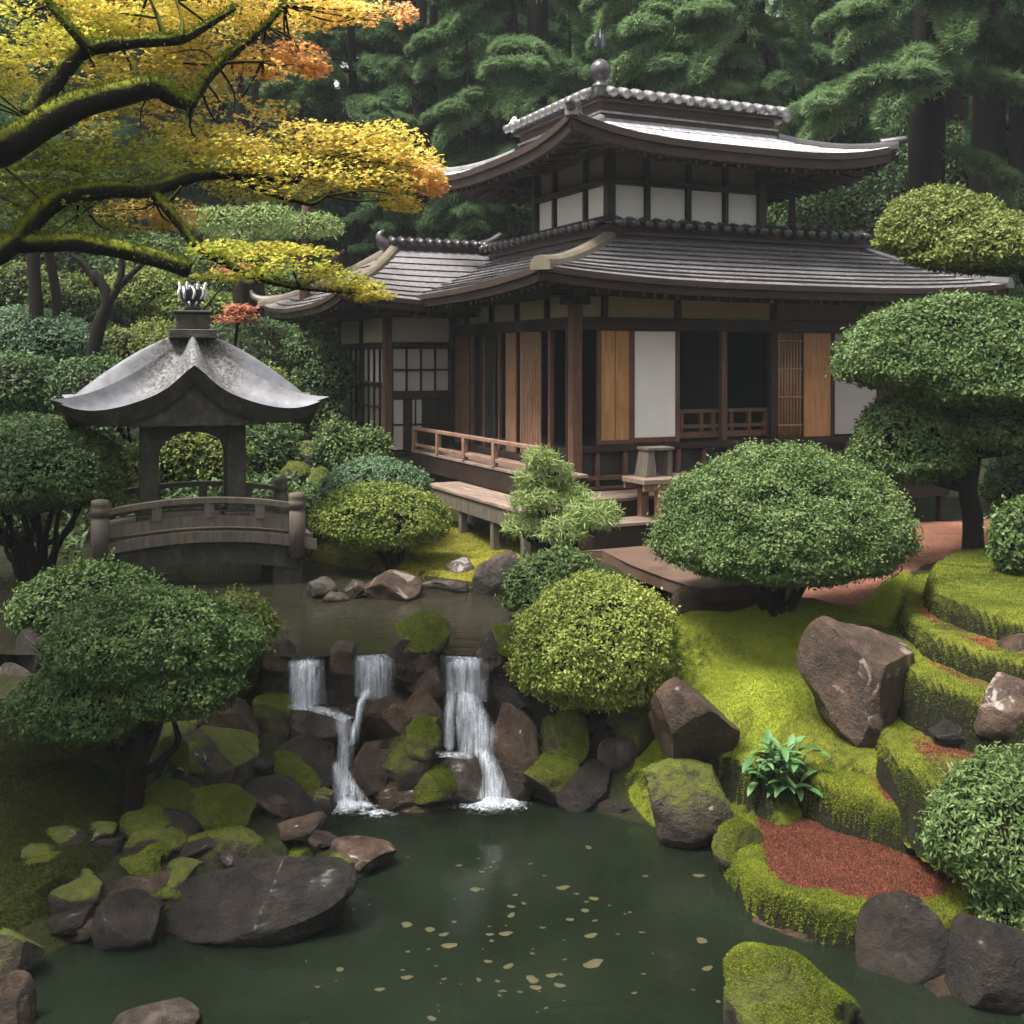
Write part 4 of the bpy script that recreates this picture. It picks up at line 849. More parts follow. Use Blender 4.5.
# body of the house: dark room inside, open fronts
VB, UR = 5.0, 6.9
part('plinth', 'stone_base', bx((.25, .25, -.35), (UR - .1, 8.0, .70)))
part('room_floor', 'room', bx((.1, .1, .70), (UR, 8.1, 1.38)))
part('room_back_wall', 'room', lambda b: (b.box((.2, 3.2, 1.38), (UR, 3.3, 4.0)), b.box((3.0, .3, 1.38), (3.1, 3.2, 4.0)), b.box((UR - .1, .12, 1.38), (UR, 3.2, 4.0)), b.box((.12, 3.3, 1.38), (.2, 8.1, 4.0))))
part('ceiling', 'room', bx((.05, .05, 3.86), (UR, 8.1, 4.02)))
# right (front) face
post(0, 0, .77, 3.86, .17, 'wood_red', 'corner_pillar')
part('bracket', 'wood_dark', lambda b: (b.box((-.22, -.10, 3.66), (.22, .10, 3.78)), b.box((-.10, -.24, 3.662), (.10, .24, 3.782)), b.box((-.36, -.09, 3.79), (.36, .09, 3.87)), b.box((-.09, -.36, 3.792), (.09, .36, 3.872))))
part('lintel', 'wood_beam', bx((.09, -.06, 3.27), (UR, .06, 3.47)))
part('top_beam', 'wood_beam', bx((.09, -.07, 3.80), (UR, .07, 3.97)))
part('sill_beam', 'wood_beam', lambda b: b.box((.09, -.075, 1.36), (UR, .06, 1.47)))
fu = [lu(p, 0) for p in (604, 677, 773, 862)]
for u_ in fu: post(u_, -.005, 3.472, 3.80, .10)
fe = [.09] + fu + [UR]
for a, c in zip(fe[:-1], fe[1:]): part('frieze_panel', 'plaster' if c < 4.0 else 'plaster_dark', bx((a + .05, .005, 3.475), (c - .05, .04, 3.80)))
L = lambda p: lu(p, 0)
part('wood_panel', 'wood_warm', bx((L(600), -.02, 1.475), (L(629), .02, 3.265)))
part('panel_frame', 'wood_red', lambda b: (b.box((L(597), -.035, 1.474), (L(600.5), .03, 3.266)), b.box((L(628.5), -.035, 1.474), (L(632), .03, 3.266)), b.box((L(600.5), -.032, 1.476), (L(628.5), .028, 1.54)), b.box((L(614), -.024, 1.54), (L(615), -.0205, 3.26))))
part('paper_door', 'shoji', bx((L(634), -.015, 1.56), (L(675), .015, 3.262)))
part('door_frame', 'wood_red', lambda b: (b.box((L(632.2), -.03, 1.473), (L(634), .03, 3.264)), b.box((L(675), -.03, 1.473), (L(679), .03, 3.264)), b.box((L(634), -.028, 1.475), (L(675), .028, 1.56))))
post(L(723), .0, 1.475, 3.265, .10, 'wood_red'); post(L(772), .0, 1.475, 3.265, .12, 'wood_dark')
def inner_rail(b):
    for z in (1.52, 1.68, 1.93): b.box((L(680), .06, z), (L(771), .13, z + (.10 if z < 1.6 else .06)))
    for p in (684, 704, 716, 734, 752, 768): b.box((L(p) - .03, .055, 1.62), (L(p) + .03, .125, 1.93))
part('inner_railing', 'wood_red', inner_rail)
def blind(u0, u1, v0, z0, z1, n=9, side=0):
    def fn(b):
        for k in range(n):
            x = u0 + (u1 - u0) * (k + .5) / n; r = abs(u1 - u0) / n * .36
            if side == 0: b.tube([(x, v0, z0), (x, v0, z1)], r, 8, 0, 1)
            else: b.tube([(v0, x, z0), (v0, x, z1)], r, 8, 0, 1)
        for z in np.linspace(z0 + .2, z1 - .15, 4):
            if side == 0: b.box((u0, v0 - .03, z), (u1, v0 - .018, z + .03))
            else: b.box((v0 - .03, u0, z), (v0 - .018, u1, z + .03))
    return fn
part('bamboo_blind', 'bamboo', blind(L(776), L(800), -.03, 1.48, 3.26, 8), bevel=0)
part('wood_panel', 'wood_warm', bx((L(803), -.02, 1.475), (L(830), .02, 3.265)))
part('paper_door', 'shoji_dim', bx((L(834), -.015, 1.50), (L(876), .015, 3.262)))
part('door_frame', 'wood_dark', lambda b: (b.box((L(800.5), -.03, 1.474), (L(803), .03, 3.266)), b.box((L(830), -.03, 1.473), (L(834), .03, 3.264)), b.box((L(876), -.03, 1.473), (L(880), .03, 3.264))))
part('end_wall', 'wood_dark', bx((L(880), -.02, 1.474), (UR, .03, 3.27)))
post(UR, 0, -.3, 3.86, .16)
def under(b):
    b.box((.1, -.05, .92), (UR, .03, .99)); b.box((.1, -.045, .77), (UR, .028, .82))
    for k in range(14): b.box((.35 + k * .5, -.047, .82), (.42 + k * .5, .027, 1.36))
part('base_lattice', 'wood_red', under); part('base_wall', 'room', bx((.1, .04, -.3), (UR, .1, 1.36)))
# left face
part('lintel', 'wood_beam', bx((-.06, .09, 3.271), (.06, VB, 3.471))); part('top_beam', 'wood_beam', bx((-.07, .09, 3.801), (.07, VB, 3.971)))
part('sill_beam', 'wood_beam', bx((-.075, .09, 1.09), (.06, VB, 1.20)))
vf = [lv(p, 0) for p in (548, 518, 492.5, 468)]
for v_ in vf: post(-.005, v_, 3.472, 3.80, .10)
fe = [.09] + vf + [VB]
for a, c in zip(fe[:-1], fe[1:]): part('frieze_panel', 'plaster', bx((.005, a + .05, 3.475), (.04, c - .05, 3.80)))
V_ = lambda p: lv(p, 0)
zz = (1.205, 3.268)
def lslab(name, mat, p0, p1, x=0.0): part(name, mat, bx((x - .02, V_(p0), zz[0]), (x + .02, V_(p1), zz[1])))
lslab('plaster_pier', 'shoji', 453, 446, -.03)
part('slat_screen', 'wood_red', lambda b: [b.box((-.03, v, zz[0]), (.01, v + .06, zz[1])) for v in np.linspace(V_(470), V_(454), 12)[:-1]])
for p in (473, 485, 500): post(0, V_(p), zz[0], zz[1], .06, 'wood_red')
lslab('wood_panel', 'wood_mid', 517, 507, -.01)
part('slat_screen', 'wood_mid', lambda b: [b.box((-.035, v, zz[0]), (.0, v + .075, zz[1])) for v in np.linspace(V_(542), V_(521), 9)[:-1]])
post(0, V_(551), zz[0], zz[1], .08, 'wood_red'); post(0, V_(568), zz[0], zz[1], .07, 'wood_dark')
part('slat_screen', 'wood_dark', lambda b: [b.box((.5, v, zz[0]), (.53, v + .04, zz[1])) for v in np.linspace(V_(503), V_(470), 15)])
# verandas
def boards(x0, x1, y0, y1, z, th, w, along):
    def fn(b):
        if along == 'y':
            n = max(1, round((x1 - x0) / w)); q = (x1 - x0) / n
            for k in range(n): b.box((x0 + k * q + .003, y0, z - th), (x0 + (k + 1) * q - .003, y1, z))
        else:
            n = max(1, round((y1 - y0) / w)); q = (y1 - y0) / n
            for k in range(n): b.box((x0, y0 + k * q + .003, z - th), (x1, y0 + (k + 1) * q - .003, z))
    return fn
part('veranda_deck', 'deck', boards(-.92, -.10, -.62, 4.93, 1.09, .05, .17, 'y'))
part('veranda_apron', 'wood_dark', lambda b: (b.box((-.90, -.60, .72), (-.86, 4.93, 1.03)), b.box((-.86, -.60, .78), (-.1, -.56, 1.03))))
part('lower_deck', 'deck', boards(-1.56, -.93, -1.35, 2.45, .72, .05, .16, 'y'))
part('deck_skirt', 'grey_wood', lambda b: [b.box((-1.53, v, .42), (-1.50, v + .135, .665)) for v in np.arange(-1.33, 2.35, .14)])
part('lower_deck', 'deck_front', boards(-.915, UR, -.95, -.10, .76, .05, .17, 'x'))
part('deck_skirt', 'wood_dark', bx((-.9, -.90, .45), (UR, -.86, .705)))
for v_ in (lv(495, -1.45), lv(463, -1.45), -1.25, 2.35): post(-1.45, v_, -.35, .665, .11, 'grey_wood', 'deck_post')
for u_ in (1.6, 3.4, 5.2, 6.8): post(u_, -.80, -.35, .45, .12, 'wood_dark', 'deck_post')
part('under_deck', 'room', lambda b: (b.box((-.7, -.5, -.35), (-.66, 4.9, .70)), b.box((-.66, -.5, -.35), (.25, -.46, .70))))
part('step_tread', 'deck_front', bx((-.55, -1.52, .43), (2.4, -.98, .48))); part('step_riser', 'wood_dark', lambda b: (b.box((-.50, -1.46, .10), (2.4, -1.42, .43)), b.box((-.50, -1.42, .1), (-.46, -1.0, .43))))
def rl(b):
    b.box((-.93, -.55, 1.47), (-.85, 4.85, 1.53)); b.box((-.91, -.55, 1.16), (-.87, 4.85, 1.22))
rail = part('veranda_railing', 'rail', rl)
for v_ in np.linspace(-.2, 4.8, 5):
    b = MB(); b.box((-.935, v_ - .045, 1.091), (-.845, v_ + .045, 1.468)); o = b.build('railing_post', M['rail'], rail, None, .006)
# wing ------------------------------------------------------------------------------
WU, W0, W1 = -1.39, 4.95, 8.15
part('wing_base', 'stone_base', bx((WU + .05, W0 + .05, -.3), (1.0, W1, .95)))
part('wing_wall', 'plaster_dark', bx((WU + .06, W0 + .06, .95), (.12, W1, 3.95)))
for (u_, v_) in ((WU, W0), (WU, W1), (-.03, W0), (WU, (W0 + W1) / 2)): post(u_, v_, .6, 3.75, .15 if v_ == W0 else .10, 'wood_red' if v_ == W0 and u_ < -1 else 'wood_dark')
part('wing_beam', 'wood_beam', lambda b: [b.box((WU - .05, W0 - .04, z), (0, W0 + .05, z + .09)) for z in (.95, 2.08, 3.05, 3.62)] + [b.box((WU - .04, W0 + .08, z), (WU + .05, W1, z + .09)) for z in (.95, 3.05, 3.62)])
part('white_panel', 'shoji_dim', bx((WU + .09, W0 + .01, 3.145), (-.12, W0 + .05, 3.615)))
def lattice(x0, x1, z0, z1, nx, nz, plane, at, w=.035):
    def fn(b):
        for k in range(nx + 1):
            x = x0 + (x1 - x0) * k / nx
            b.box((x - w / 2, at - .02, z0), (x + w / 2, at + .02, z1)) if plane == 'v' else b.box((at - .02, x - w / 2, z0), (at + .02, x + w / 2, z1))
        for k in range(nz + 1):
            z = z0 + (z1 - z0) * k / nz
            b.box((x0, at - .018, z - w / 2), (x1, at + .018, z + w / 2)) if plane == 'v' else b.box((at - .018, x0, z - w / 2), (at + .018, x1, z + w / 2))
    return fn
def window(x0, x1, z0, z1, nx, nz, plane, at, pane):
    o = part('lattice_window', 'wood_dark', lattice(x0, x1, z0, z1, nx, nz, plane, at), bevel=0)
    b = MB(); b.box((x0, at + .025, z0), (x1, at + .05, z1)) if plane == 'v' else b.box((at + .025, x0, z0), (at + .05, x1, z1)); b.build('pane', M[pane], o)
window(WU + .10, -.12, 2.19, 3.03, 4, 2, 'v', W0 + .005, 'shoji_dim')
window(WU + .10, -.12, 1.06, 2.06, 5, 2, 'v', W0 + .005, 'room')
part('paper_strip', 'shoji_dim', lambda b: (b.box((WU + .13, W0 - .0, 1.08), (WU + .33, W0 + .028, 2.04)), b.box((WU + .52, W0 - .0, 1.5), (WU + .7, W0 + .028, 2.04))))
Wm = (W0 + W1) / 2
for a, c in ((W0 + .10, Wm - .06), (Wm + .06, W1 - .06)):
    part('frieze_panel', 'plaster', bx((WU + .0, a, 3.145), (WU + .04, c, 3.615)))
    window(a, c, 2.35, 3.03, 4, 1, 'u', WU + .005, 'shoji_dim'); window(a, c, 1.06, 2.30, 4, 3, 'u', WU + .005, 'plaster_dark')
t, u, f, hw = roof((WU - 1.32, W0 - 1.32, 3.0, 9.9), (-.75, 6.45, 2.6, 6.75), 3.86, 5.05, .22, 9, .035, .20, 1.25)
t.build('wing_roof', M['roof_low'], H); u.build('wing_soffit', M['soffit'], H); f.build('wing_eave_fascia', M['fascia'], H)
for k, mt in ((0, 'trim_pale'), (3, 'trim_pale')): hip_strip(hw[k], .24, .12).build('hip_ridge', M[mt], H)
def wr(b):
    b.box((-.85, 6.48, 5.0), (1.4, 6.72, 5.22)); tile_row(b, (-.85, 6.6, 5.25), (1.4, 6.6, 5.25), .2, .07, (0, -1, 0))
part('wing_ridge', 'tile', wr, bevel=0)
def wo_(b):
    b.tube([(-.80, 6.6, 5.1), (-.95, 6.6, 5.22), (-1.0, 6.6, 5.36), (-.90, 6.6, 5.46)], [.13, .12, .08, .04], 10); b.tube([(1.2, 6.6, 5.2), (1.5, 6.6, 5.32), (1.75, 6.6, 5.5)], [.13, .11, .07], 10)
part('ridge_end_ornament', 'tile', wo_, bevel=0)
b = MB(); e = hw[3][0]; b.tube([e + [.5, -.5, .1], e + [.1, -.1, .06], e + [-.12, .12, .14], e + [-.2, .2, .3]], [.11, .11, .08, .03], 10); b.build('eave_tip', M['trim_pale'], H)

# things by the front deck
u0, u1 = lu(634, -1.25), lu(720, -1.25)
bn = thing('bench', 'rough wooden bench beside the steps of the tea house', 'bench', tuple(np.append(house((u0 + u1) / 2, -1.2), ZB + .0)), TH); hu_ = (u1 - u0) / 2
b = MB(); b.box((-hu_, -.32, 1.0), (hu_, .30, 1.08)); b.build('seat', M['deck_front'], bn, None, .01)
b = MB(); b.box((-hu_ + .02, -.29, .90), (hu_ - .02, -.24, 1.0)); b.box((-hu_ + .02, .24, .90), (hu_ - .02, .28, 1.0)); b.build('apron', M['wood_mid'], bn, None, .008)
for x, y in ((-hu_ + .32, -.26), (hu_ - .15, -.26), (-hu_ + .32, .22), (hu_ - .15, .22)):
    b = MB(); b.box((x - .07, y - .06, .0 if y > 0 else .0), (x + .07, y + .06, .90)); b.build('leg', M['wood_mid'], bn, None, .008)
st = thing('wooden_stand', 'small wooden box stand with slanting side on the bench', 'stand', tuple(np.append(house((u0 + u1) / 2 - hu_ + .42, -1.12), ZB + 1.082)), TH)
b = MB(); q = [(-.24, -.16, 0), (-.04, -.16, 0), (-.08, -.14, .38), (-.18, -.14, .38), (-.24, .16, 0), (-.04, .16, 0), (-.08, .14, .38), (-.18, .14, .38)]
b.add(q, [(3, 2, 1, 0)[::-1], (4, 5, 6, 7)[::-1], (0, 1, 5, 4)[::-1], (1, 2, 6, 5)[::-1], (2, 3, 7, 6)[::-1], (3, 0, 4, 7)[::-1]]); b.build('slanting_side', M['grey_wood'], st, None, .005)
b = MB(); b.box((-.20, -.16, .385), (.26, .16, .43)); b.build('top', M['grey_wood'], st, None, .006)
b = MB(); b.box((.17, -.14, 0), (.24, .14, .383)); b.build('side', M['grey_wood'], st, None, .006)
# stone slab before the steps
pl = smooth_poly([house(-.85, -1.56), house(3.2, -1.56), house(3.2, -2.6), G(760, 585, 1.74)[:2], G(700, 589, 1.74)[:2], G(664, 577, 1.74)[:2], G(630, 564, 1.74)[:2], G(602, 552, 1.74)[:2]], 0)
b = MB(); n = len(pl); V = np.concatenate([np.column_stack([pl, np.full(n, 1.74)]), np.column_stack([pl, np.full(n, 1.58)])]); j = np.arange(n); j2 = (j + 1) % n
import mathutils
tri = np.array(mathutils.geometry.tessellate_polygon([[Vector((*p, 0)) for p in pl]])); nz = np.cross(V[tri[:, 1]] - V[tri[:, 0]], V[tri[:, 2]] - V[tri[:, 0]])[:, 2]; tri[nz < 0] = tri[nz < 0][:, ::-1]
b.add(V, tri); b.F.append((np.stack([j, j2, n + j2, n + j], 1)[:, ::-1], 0, False))
tag(b.build('stone_slab', M['wood_mid'] if False else plain('slab_stone', (.085, .052, .036), .5, .35, 3), None, None, .02), 'flat brown stone slab below the front steps', 'paving slab')

# ------------------------------------------------------------------ the little pavilion on the bridge
GX, GY = -4.50, 15.45
GP = thing('stone_pavilion', 'small dark stone pavilion with a curved grey bell roof on the bridge', 'pavilion', (GX, GY, 2.2), math.radians(18))
zr = lambda z: z - 2.2
def grf(a, d, hs=48, nt=22):
    top, und, fas = MB(), MB(), MB(); cs = np.array([(-a, -d), (a, -d), (a, d), (-a, d)])
    ap = zr(4.80); low = zr(3.70)
    for side in range(4):
        A, B = cs[side], cs[(side + 1) % 4]; s = np.linspace(-1, 1, hs + 1); t = np.linspace(0, 1, nt)
        q = np.abs(s); rise = zr(4.33) if side % 2 == 0 else zr(3.82)
        rim = low + (rise - low) * ((1 - q) ** 2.1 * .8 + .2 * np.exp(-(q / .16) ** 2)) + .20 * q ** 8
        rim = np.where(q < 1e9, rim, rim)
        xy = (A + B) / 2 + (B - A) / 2 * s[:, None]; xy = xy * (1 + .07 * q[:, None] ** 10); rows = []
        for tt in t:
            r_ = xy * (1 - tt) * (1 + 0 * tt)
            k = (tt ** 2.2) * .75 + .25 * tt * tt * (3 - 2 * tt); kk = 1 - (1 - tt) ** 1.5
            prof = k * (1 - np.exp(-(q / .5) ** 2) * .0) ; pm = kk * np.exp(-(q / .22) ** 2) + k * (1 - np.exp(-(q / .22) ** 2))
            z = rim + (ap - rim) * pm
            z = z - .0 * q
            rows.append(np.column_stack([r_ if tt < 1 else r_ * 0, z]))
        rows = np.array(rows); rows[-1, :, 2] = ap
        top.grid(rows, 0, True)
        e = rows[0]; lo = e.copy(); lo[:, 2] -= .22 * (1 - q ** 5) + .03; nrm = (B - A)[::-1] * np.array([1, -1]); nrm = nrm / np.linalg.norm(nrm); lo[:, :2] -= nrm * .10
        fas.grid(np.stack([lo, e]), 0, True)
        urow = [lo]
        for tt in (.25, .5, .72): r_ = rows[int(tt * (nt - 1))].copy(); r_[:, 2] = np.minimum(r_[:, 2] - .22, lo[:, 2] + .25 * tt); urow.append(r_)
        und.grid(np.stack(urow)[::-1], 0, True)
    return top, und, fas
t, u, f = grf(1.66, .95)
RF = t.build('roof', M['roof_lichen'], GP); u.build('roof_underside', M['stone_dark'], GP); f.build('roof_edge', M['stone_dark'], GP)
b = MB(); b.box((-.32, -.28, zr(4.70)), (.32, .28, zr(4.83))); b.box((-.23, -.20, zr(4.832)), (.23, .20, zr(5.05))); b.box((-.26, -.23, zr(5.052)), (.26, .23, zr(5.09))); b.build('pedestal', M['stone_dark'], GP, None, .012)
fb = MB(); fb.lathe((0, 0, zr(5.09)), [(0, 0), (.10, 0), (.12, .04), (.09, .08), (.15, .16), (.17, .27), (.15, .34), (.13, .36), (0, .36)], 18)
fn = fb.build('roof_urn', M['urn'], GP)
wb = MB()
for k in range(16):
    a = k / 16 * 2 * math.pi; z0 = zr(5.09)
    if k % 2 == 0: wb.tube([(.15 * math.cos(a), .15 * math.sin(a), z0 + .16), (.185 * math.cos(a + .14), .185 * math.sin(a + .14), z0 + .25), (.165 * math.cos(a - .05), .165 * math.sin(a - .05), z0 + .33)], [.012, .02, .012], 6)
    else: wb.tube([(.17 * math.cos(a), .17 * math.sin(a), z0 + .29), (.185 * math.cos(a), .185 * math.sin(a), z0 + .37), (.20 * math.cos(a), .20 * math.sin(a), z0 + .40)], [.022, .018, .006], 6)
for a in (-1.9, -1.2): wb.tube([(.1 * math.cos(a), .1 * math.sin(a), z0 + .06), (.155 * math.cos(a), .155 * math.sin(a), z0 + .12)], .014, 6)
wb.build('white_pattern', M['white_mark'], fn)
PW = .25; px_ = .575; py_ = .36; PD = .24
for sx in (-1, 1):
    for sy in (-1, 1):
        b = MB(); x, y = sx * px_, sy * py_; b.box((x - PW / 2, y - PD / 2, -.05), (x + PW / 2, y + PD / 2, zr(3.52))); b.box((x - PW / 2 - .04, y - PD / 2 - .04, -.05), (x + PW / 2 + .04, y + PD / 2 + .04, .10)); b.build('pillar', M['stone_dark'], GP, None, .012)
def arch(b, y, hw_, zs, zt):
    n = 20; an = np.linspace(math.pi, 0, n); w = px_ - PW / 2 + .0
    inn = np.stack([w * np.cos(an), np.full(n, y), zs + (zt - zs) * np.sin(an) ** .8], 1); out = np.stack([np.linspace(-w, w, n), np.full(n, y), np.full(n, zr(3.60))], 1)
    b.grid(np.stack([inn, out])); bk = np.stack([out, inn]) + [0, .16, 0]; b.grid(bk); b.grid(np.stack([inn + [0, .16, 0], inn]))
part_ = MB(); arch(part_, -py_ - .08, 0, zr(3.02), zr(3.42)); part_.build('arch', M['stone_dark'], GP)
part_ = MB(); arch(part_, py_ - .08, 0, zr(3.02), zr(3.42)); part_.build('arch', M['stone_dark'], GP)
b = MB(); b.box((-.80, -.62, zr(3.52)), (.80, .62, zr(3.68))); b.box((-.9, -.70, zr(3.682)), (.9, .70, zr(3.78)))
n = 24; an = np.linspace(-1, 1, n); ogee = zr(3.62) + .55 * (1 - np.abs(an)) ** 1.3; fr = np.stack([an * .95, np.full(n, -.80), ogee], 1); bt = np.stack([an * .95, np.full(n, -.80), np.full(n, zr(3.52))], 1)
b.grid(np.stack([bt, fr])); b.grid(np.stack([fr + [0, .14, 0], bt + [0, .14, 0]])); b.grid(np.stack([fr, fr + [0, .14, 0]]))
b.build('gable_beam', M['stone_dark'], GP, None, .01)
# bridge
BR = thing('arched_bridge', 'low arched wooden bridge carrying the small stone pavilion', 'bridge', (GX + .12, GY - .12, 1.4), math.radians(18))
bw = 1.24
def arcz(x, r): return r * (1 - (x / bw) ** 2)
def strip(y0, y1, zlo, zhi, r, n=28, x0=-bw, x1=bw):
    b = MB(); x = np.linspace(x0, x1, n); a = arcz(x, r); q = lambda y, z: np.stack([x, np.full(n, y), z + a], 1)
    b.grid(np.stack([q(y0, zlo), q(y0, zhi), q(y1, zhi), q(y1, zlo), q(y0, zlo)]), 0, False)
    for e in (0, -1):
        p = [q(y0, zlo)[e], q(y0, zhi)[e], q(y1, zhi)[e], q(y1, zlo)[e]]; b.add(p, [(0, 1, 2, 3) if e else (3, 2, 1, 0)])
    return b
strip(-.98, 1.05, .60, .68, .11, 28, -1.45, 1.45).build('deck', M['grey_wood'], BR)
b = strip(-1.06, -.985, .50, .64, .12, 28, -1.45, 1.5); b.build('edge_beam', M['grey_wood'], BR); strip(1.055, 1.12, .50, .64, .12).build('edge_beam', M['stone_dark'], BR)
strip(-.95, 1.0, .18, .595, .15).build('arch_girder', M['stone_dark'], BR)
b = MB(); b.box((-bw - .1, -.9, -.4), (-bw + .30, .95, .3)); b.build('abutment', M['stone_dark'], BR, None, .03); b = MB(); b.box((bw - .30, -.9, -.4), (bw + .1, .95, .3)); b.build('abutment', M['stone_dark'], BR, None, .03)
for y, mt in ((-1.0, 'grey_wood'), (1.02, 'grey_wood')):
    strip(y - .05, y + .05, 1.00, 1.07, .13).build('top_rail', M[mt], BR); strip(y - .035, y + .035, .70, .84, .12).build('bottom_rail', M[mt], BR)
    for x in (-.55, .1, .75):
        b = MB(); z = arcz(x, .12); b.box((x - .06, y - .045, .84 + z - .02), (x + .06, y + .045, 1.0 + z + .02)); b.build('baluster', M[mt], BR)
    for x in (-bw, bw):
        b = MB(); b.lathe((x, y, .35), [(0, 0), (.115, 0), (.115, .62), (.095, .63), (.095, .66), (.118, .67), (.118, .75), (.10, .77), (.112, .80), (.105, .86), (0, .88)], 16); b.build('end_post', M['grey_wood'], BR)
# ------------------------------------------------------------------ clipped shrubs
def gz(x, y): return float(ground(np.array([x]), np.array([y]))[0])
SHG = 'clipped garden shrubs'
def shrub(label, lobes_px, Y, mat, seed, base=None, L=.05, dens=2600, dep=.85, tb=.5, bottom=.5, name='shrub', lump=.11, nst=9, r0=.05, cat='shrub', up=.35, core=.74, wr=.55, rest=None, lf=2.2, deep=.28, kind_group=SHG, trunk_h=0):
    """lobes_px: (x0, y0, x1, y1[, dY]) extents of each dome of foliage in the photograph"""
    rng = np.random.default_rng(seed); lob = []
    for q in lobes_px:
        x0, y0, x1, y1 = q[:4]; y_ = Y + (q[4] if len(q) > 4 else 0)
        rx = (x1 - x0) / 2 * y_ / F; ry = rx * dep; h = (y1 - y0) * y_ / F; sl = max(0, ((y0 + y1) / 2 - HY) / F); h = max(h * .6, h - ry * sl * .8)
        rz = h / (1 + bottom); c = P((x0 + x1) / 2, y0, y_); ztop = c[2] - ry * sl * .35
        lob.append((c[0], y_, ztop - rz, rx, ry, rz))
    lob = np.array(lob)
    if base is None: bxy = lob[0][:2]
    else: bxy = np.array([(base[0] - 512) * (Y + base[1]) / F, Y + base[1]])
    zb = gz(*bxy) if rest is None else rest
    t = thing(name, label, cat, (bxy[0], bxy[1], zb), 0, kind_group); off = np.array([bxy[0], bxy[1], zb]); lob2 = lob.copy(); lob2[:, :3] -= off
    b = MB(); crown_leaves(b, lob2, dens, L, rng, 0, tb, seed, bottom, lump, lf, wr, up, deep)
    for k in range(int(10 + 26 * len(lob2))):
        cx, cy, cz, rx, ry, rz = lob2[k % len(lob2)]; d = sph(rng, 1)[0]; d[2] = abs(d[2]) * .9 + .05; d = unit(d); p0 = np.array([cx, cy, cz]) + d * [rx, ry, rz] * .97; ln = L * rng.uniform(1.2, 2.6); u_ = unit(d + rng.normal(size=3) * .35 + [0, 0, .4]); m = 9
        q = p0 + u_ * (np.linspace(.1, 1, m) * ln)[:, None]; leaf_quads(b, q, rng.normal(size=(m, 3)) + u_, L * .8, L * .42, rng, tb + .15 + .2 * rng.random(m), 0, d=u_ + rng.normal(size=(m, 3)) * .8)
    b.build('crown', M[mat], t)
    b = MB(); tips = []; fork = np.array([0, 0, -.12])
    if trunk_h:
        fork = np.array([trunk_h * .12, 0, trunk_h]); b.tube([(-.03, 0, -.15), (.02, .02, trunk_h * .4), fork, fork + [.02, 0, .12]], [r0 * 2.3, r0 * 1.8, r0 * 1.6, r0], 10, 0, 4, None, .2, seed)
    for k, (cx, cy, cz, rx, ry, rz) in enumerate(lob2):
        for _ in range(max(3, nst // len(lob2))):
            a = rng.uniform(0, 6.28); q = math.sqrt(rng.random()) * .7; tips.append((cx + rx * q * math.cos(a), cy + ry * q * math.sin(a), cz + rz * rng.uniform(-.2, .4)))
    stems(b, fork, tips, r0, rng)
    V, Fc = ico(3)
    for (cx, cy, cz, rx, ry, rz) in lob2:
        W_ = V * core * (1 + .12 * fbm(V * 2, seed, 2)[:, None]); W_ = W_ * np.array([rx, ry, rz]) * np.where(W_[:, 2:] < 0, np.array([1, 1, bottom * .8]), 1.) + [cx, cy, cz]
        b.add(W_, Fc, 0, None, True)
    b.build('trunk', M['bark'], t); return t
shrub('large round clipped dome shrub with small pale green leaves on the moss lawn', [(653, 441, 908, 586)], 12.2, 'shrub_mid', 201, (782, 0), .043, 6200, .9, .62, .45, nst=16, r0=.05, core=.72)
shrub('bright lime green dome shrub above the right waterfall', [(509, 571, 680, 712)], 11.25, 'shrub_lime', 202, (598, .05), .044, 4900, .85, .55, .7, nst=8, r0=.05, trunk_h=.25, core=.7, lump=.14)
shrub('small low dark green mound behind the lime green dome', [(502, 545, 612, 622)], 12.6, 'shrub_mid', 203, None, .055, 3000, .8, .52, .4, nst=5, core=.8)
shrub('flat topped yellow green shrub on thin stems at the far pond shore', [(311, 480, 450, 552)], 15.6, 'shrub_lime', 205, (395, -.1), .055, 2600, .8, .42, .55, nst=12, r0=.05, core=.6)
shrub('low spreading pale green shrub just behind the flat topped one', [(320, 457, 432, 506)], 16.9, 'shrub_blue', 206, None, .06, 2400, .8, .55, .5, nst=5, core=.8)
shrub('dull green shrub growing against the wing of the house', [(314, 420, 356, 472), (340, 428, 390, 466)], 18.9, 'shrub_mid', 207, None, .07, 2000, .8, .55, .6, nst=5, core=.8, lump=.2)
shrub('big wide shrub at the left edge left of the bridge', [(-60, 412, 124, 512)], 14.6, 'shrub_dark', 208, (36, 0), .058, 2600, .8, .62, .35, nst=14, r0=.07, core=.7)
shrub('rounded shrub behind the tallest front left one, in front of the bridge', [(15, 556, 172, 645)], 11.9, 'shrub_mid', 209, None, .055, 2900, .8, .45, .5, nst=6, core=.78)
shrub('yellow green shrub tucked right behind the tallest front left one', [(190, 592, 280, 668)], 11.35, 'shrub_yel', 210, (225, 0), .05, 3000, .8, .62, .6, nst=5, core=.75)
shrub('tall front left shrub with spreading branches and a dark trunk on the moss slope', [(45, 583, 262, 690), (14, 650, 170, 748), (110, 640, 240, 722, -.2)], 9.6, 'shrub_mid', 211, (130, -.15), .040, 5400, .75, .42, .55, nst=15, r0=.045, core=.62, lump=.2, deep=.40, trunk_h=.45)
shrub('narrow leaved clipped shrub in the lower right corner', [(928, 742, 1130, 905), (970, 850, 1120, 960, -.15)], 8.3, 'shrub_mid', 212, (1030, .1), .055, 4200, .8, .58, .6, nst=8, r0=.05, core=.72, wr=.36, lump=.16, up=.5)
shrub('small bushy shrub at the right edge beside the cloud pruned trunk', [(990, 492, 1090, 580)], 12.4, 'shrub_mid', 213, None, .06, 2600, .8, .5, .6, nst=5, core=.75, lump=.2)
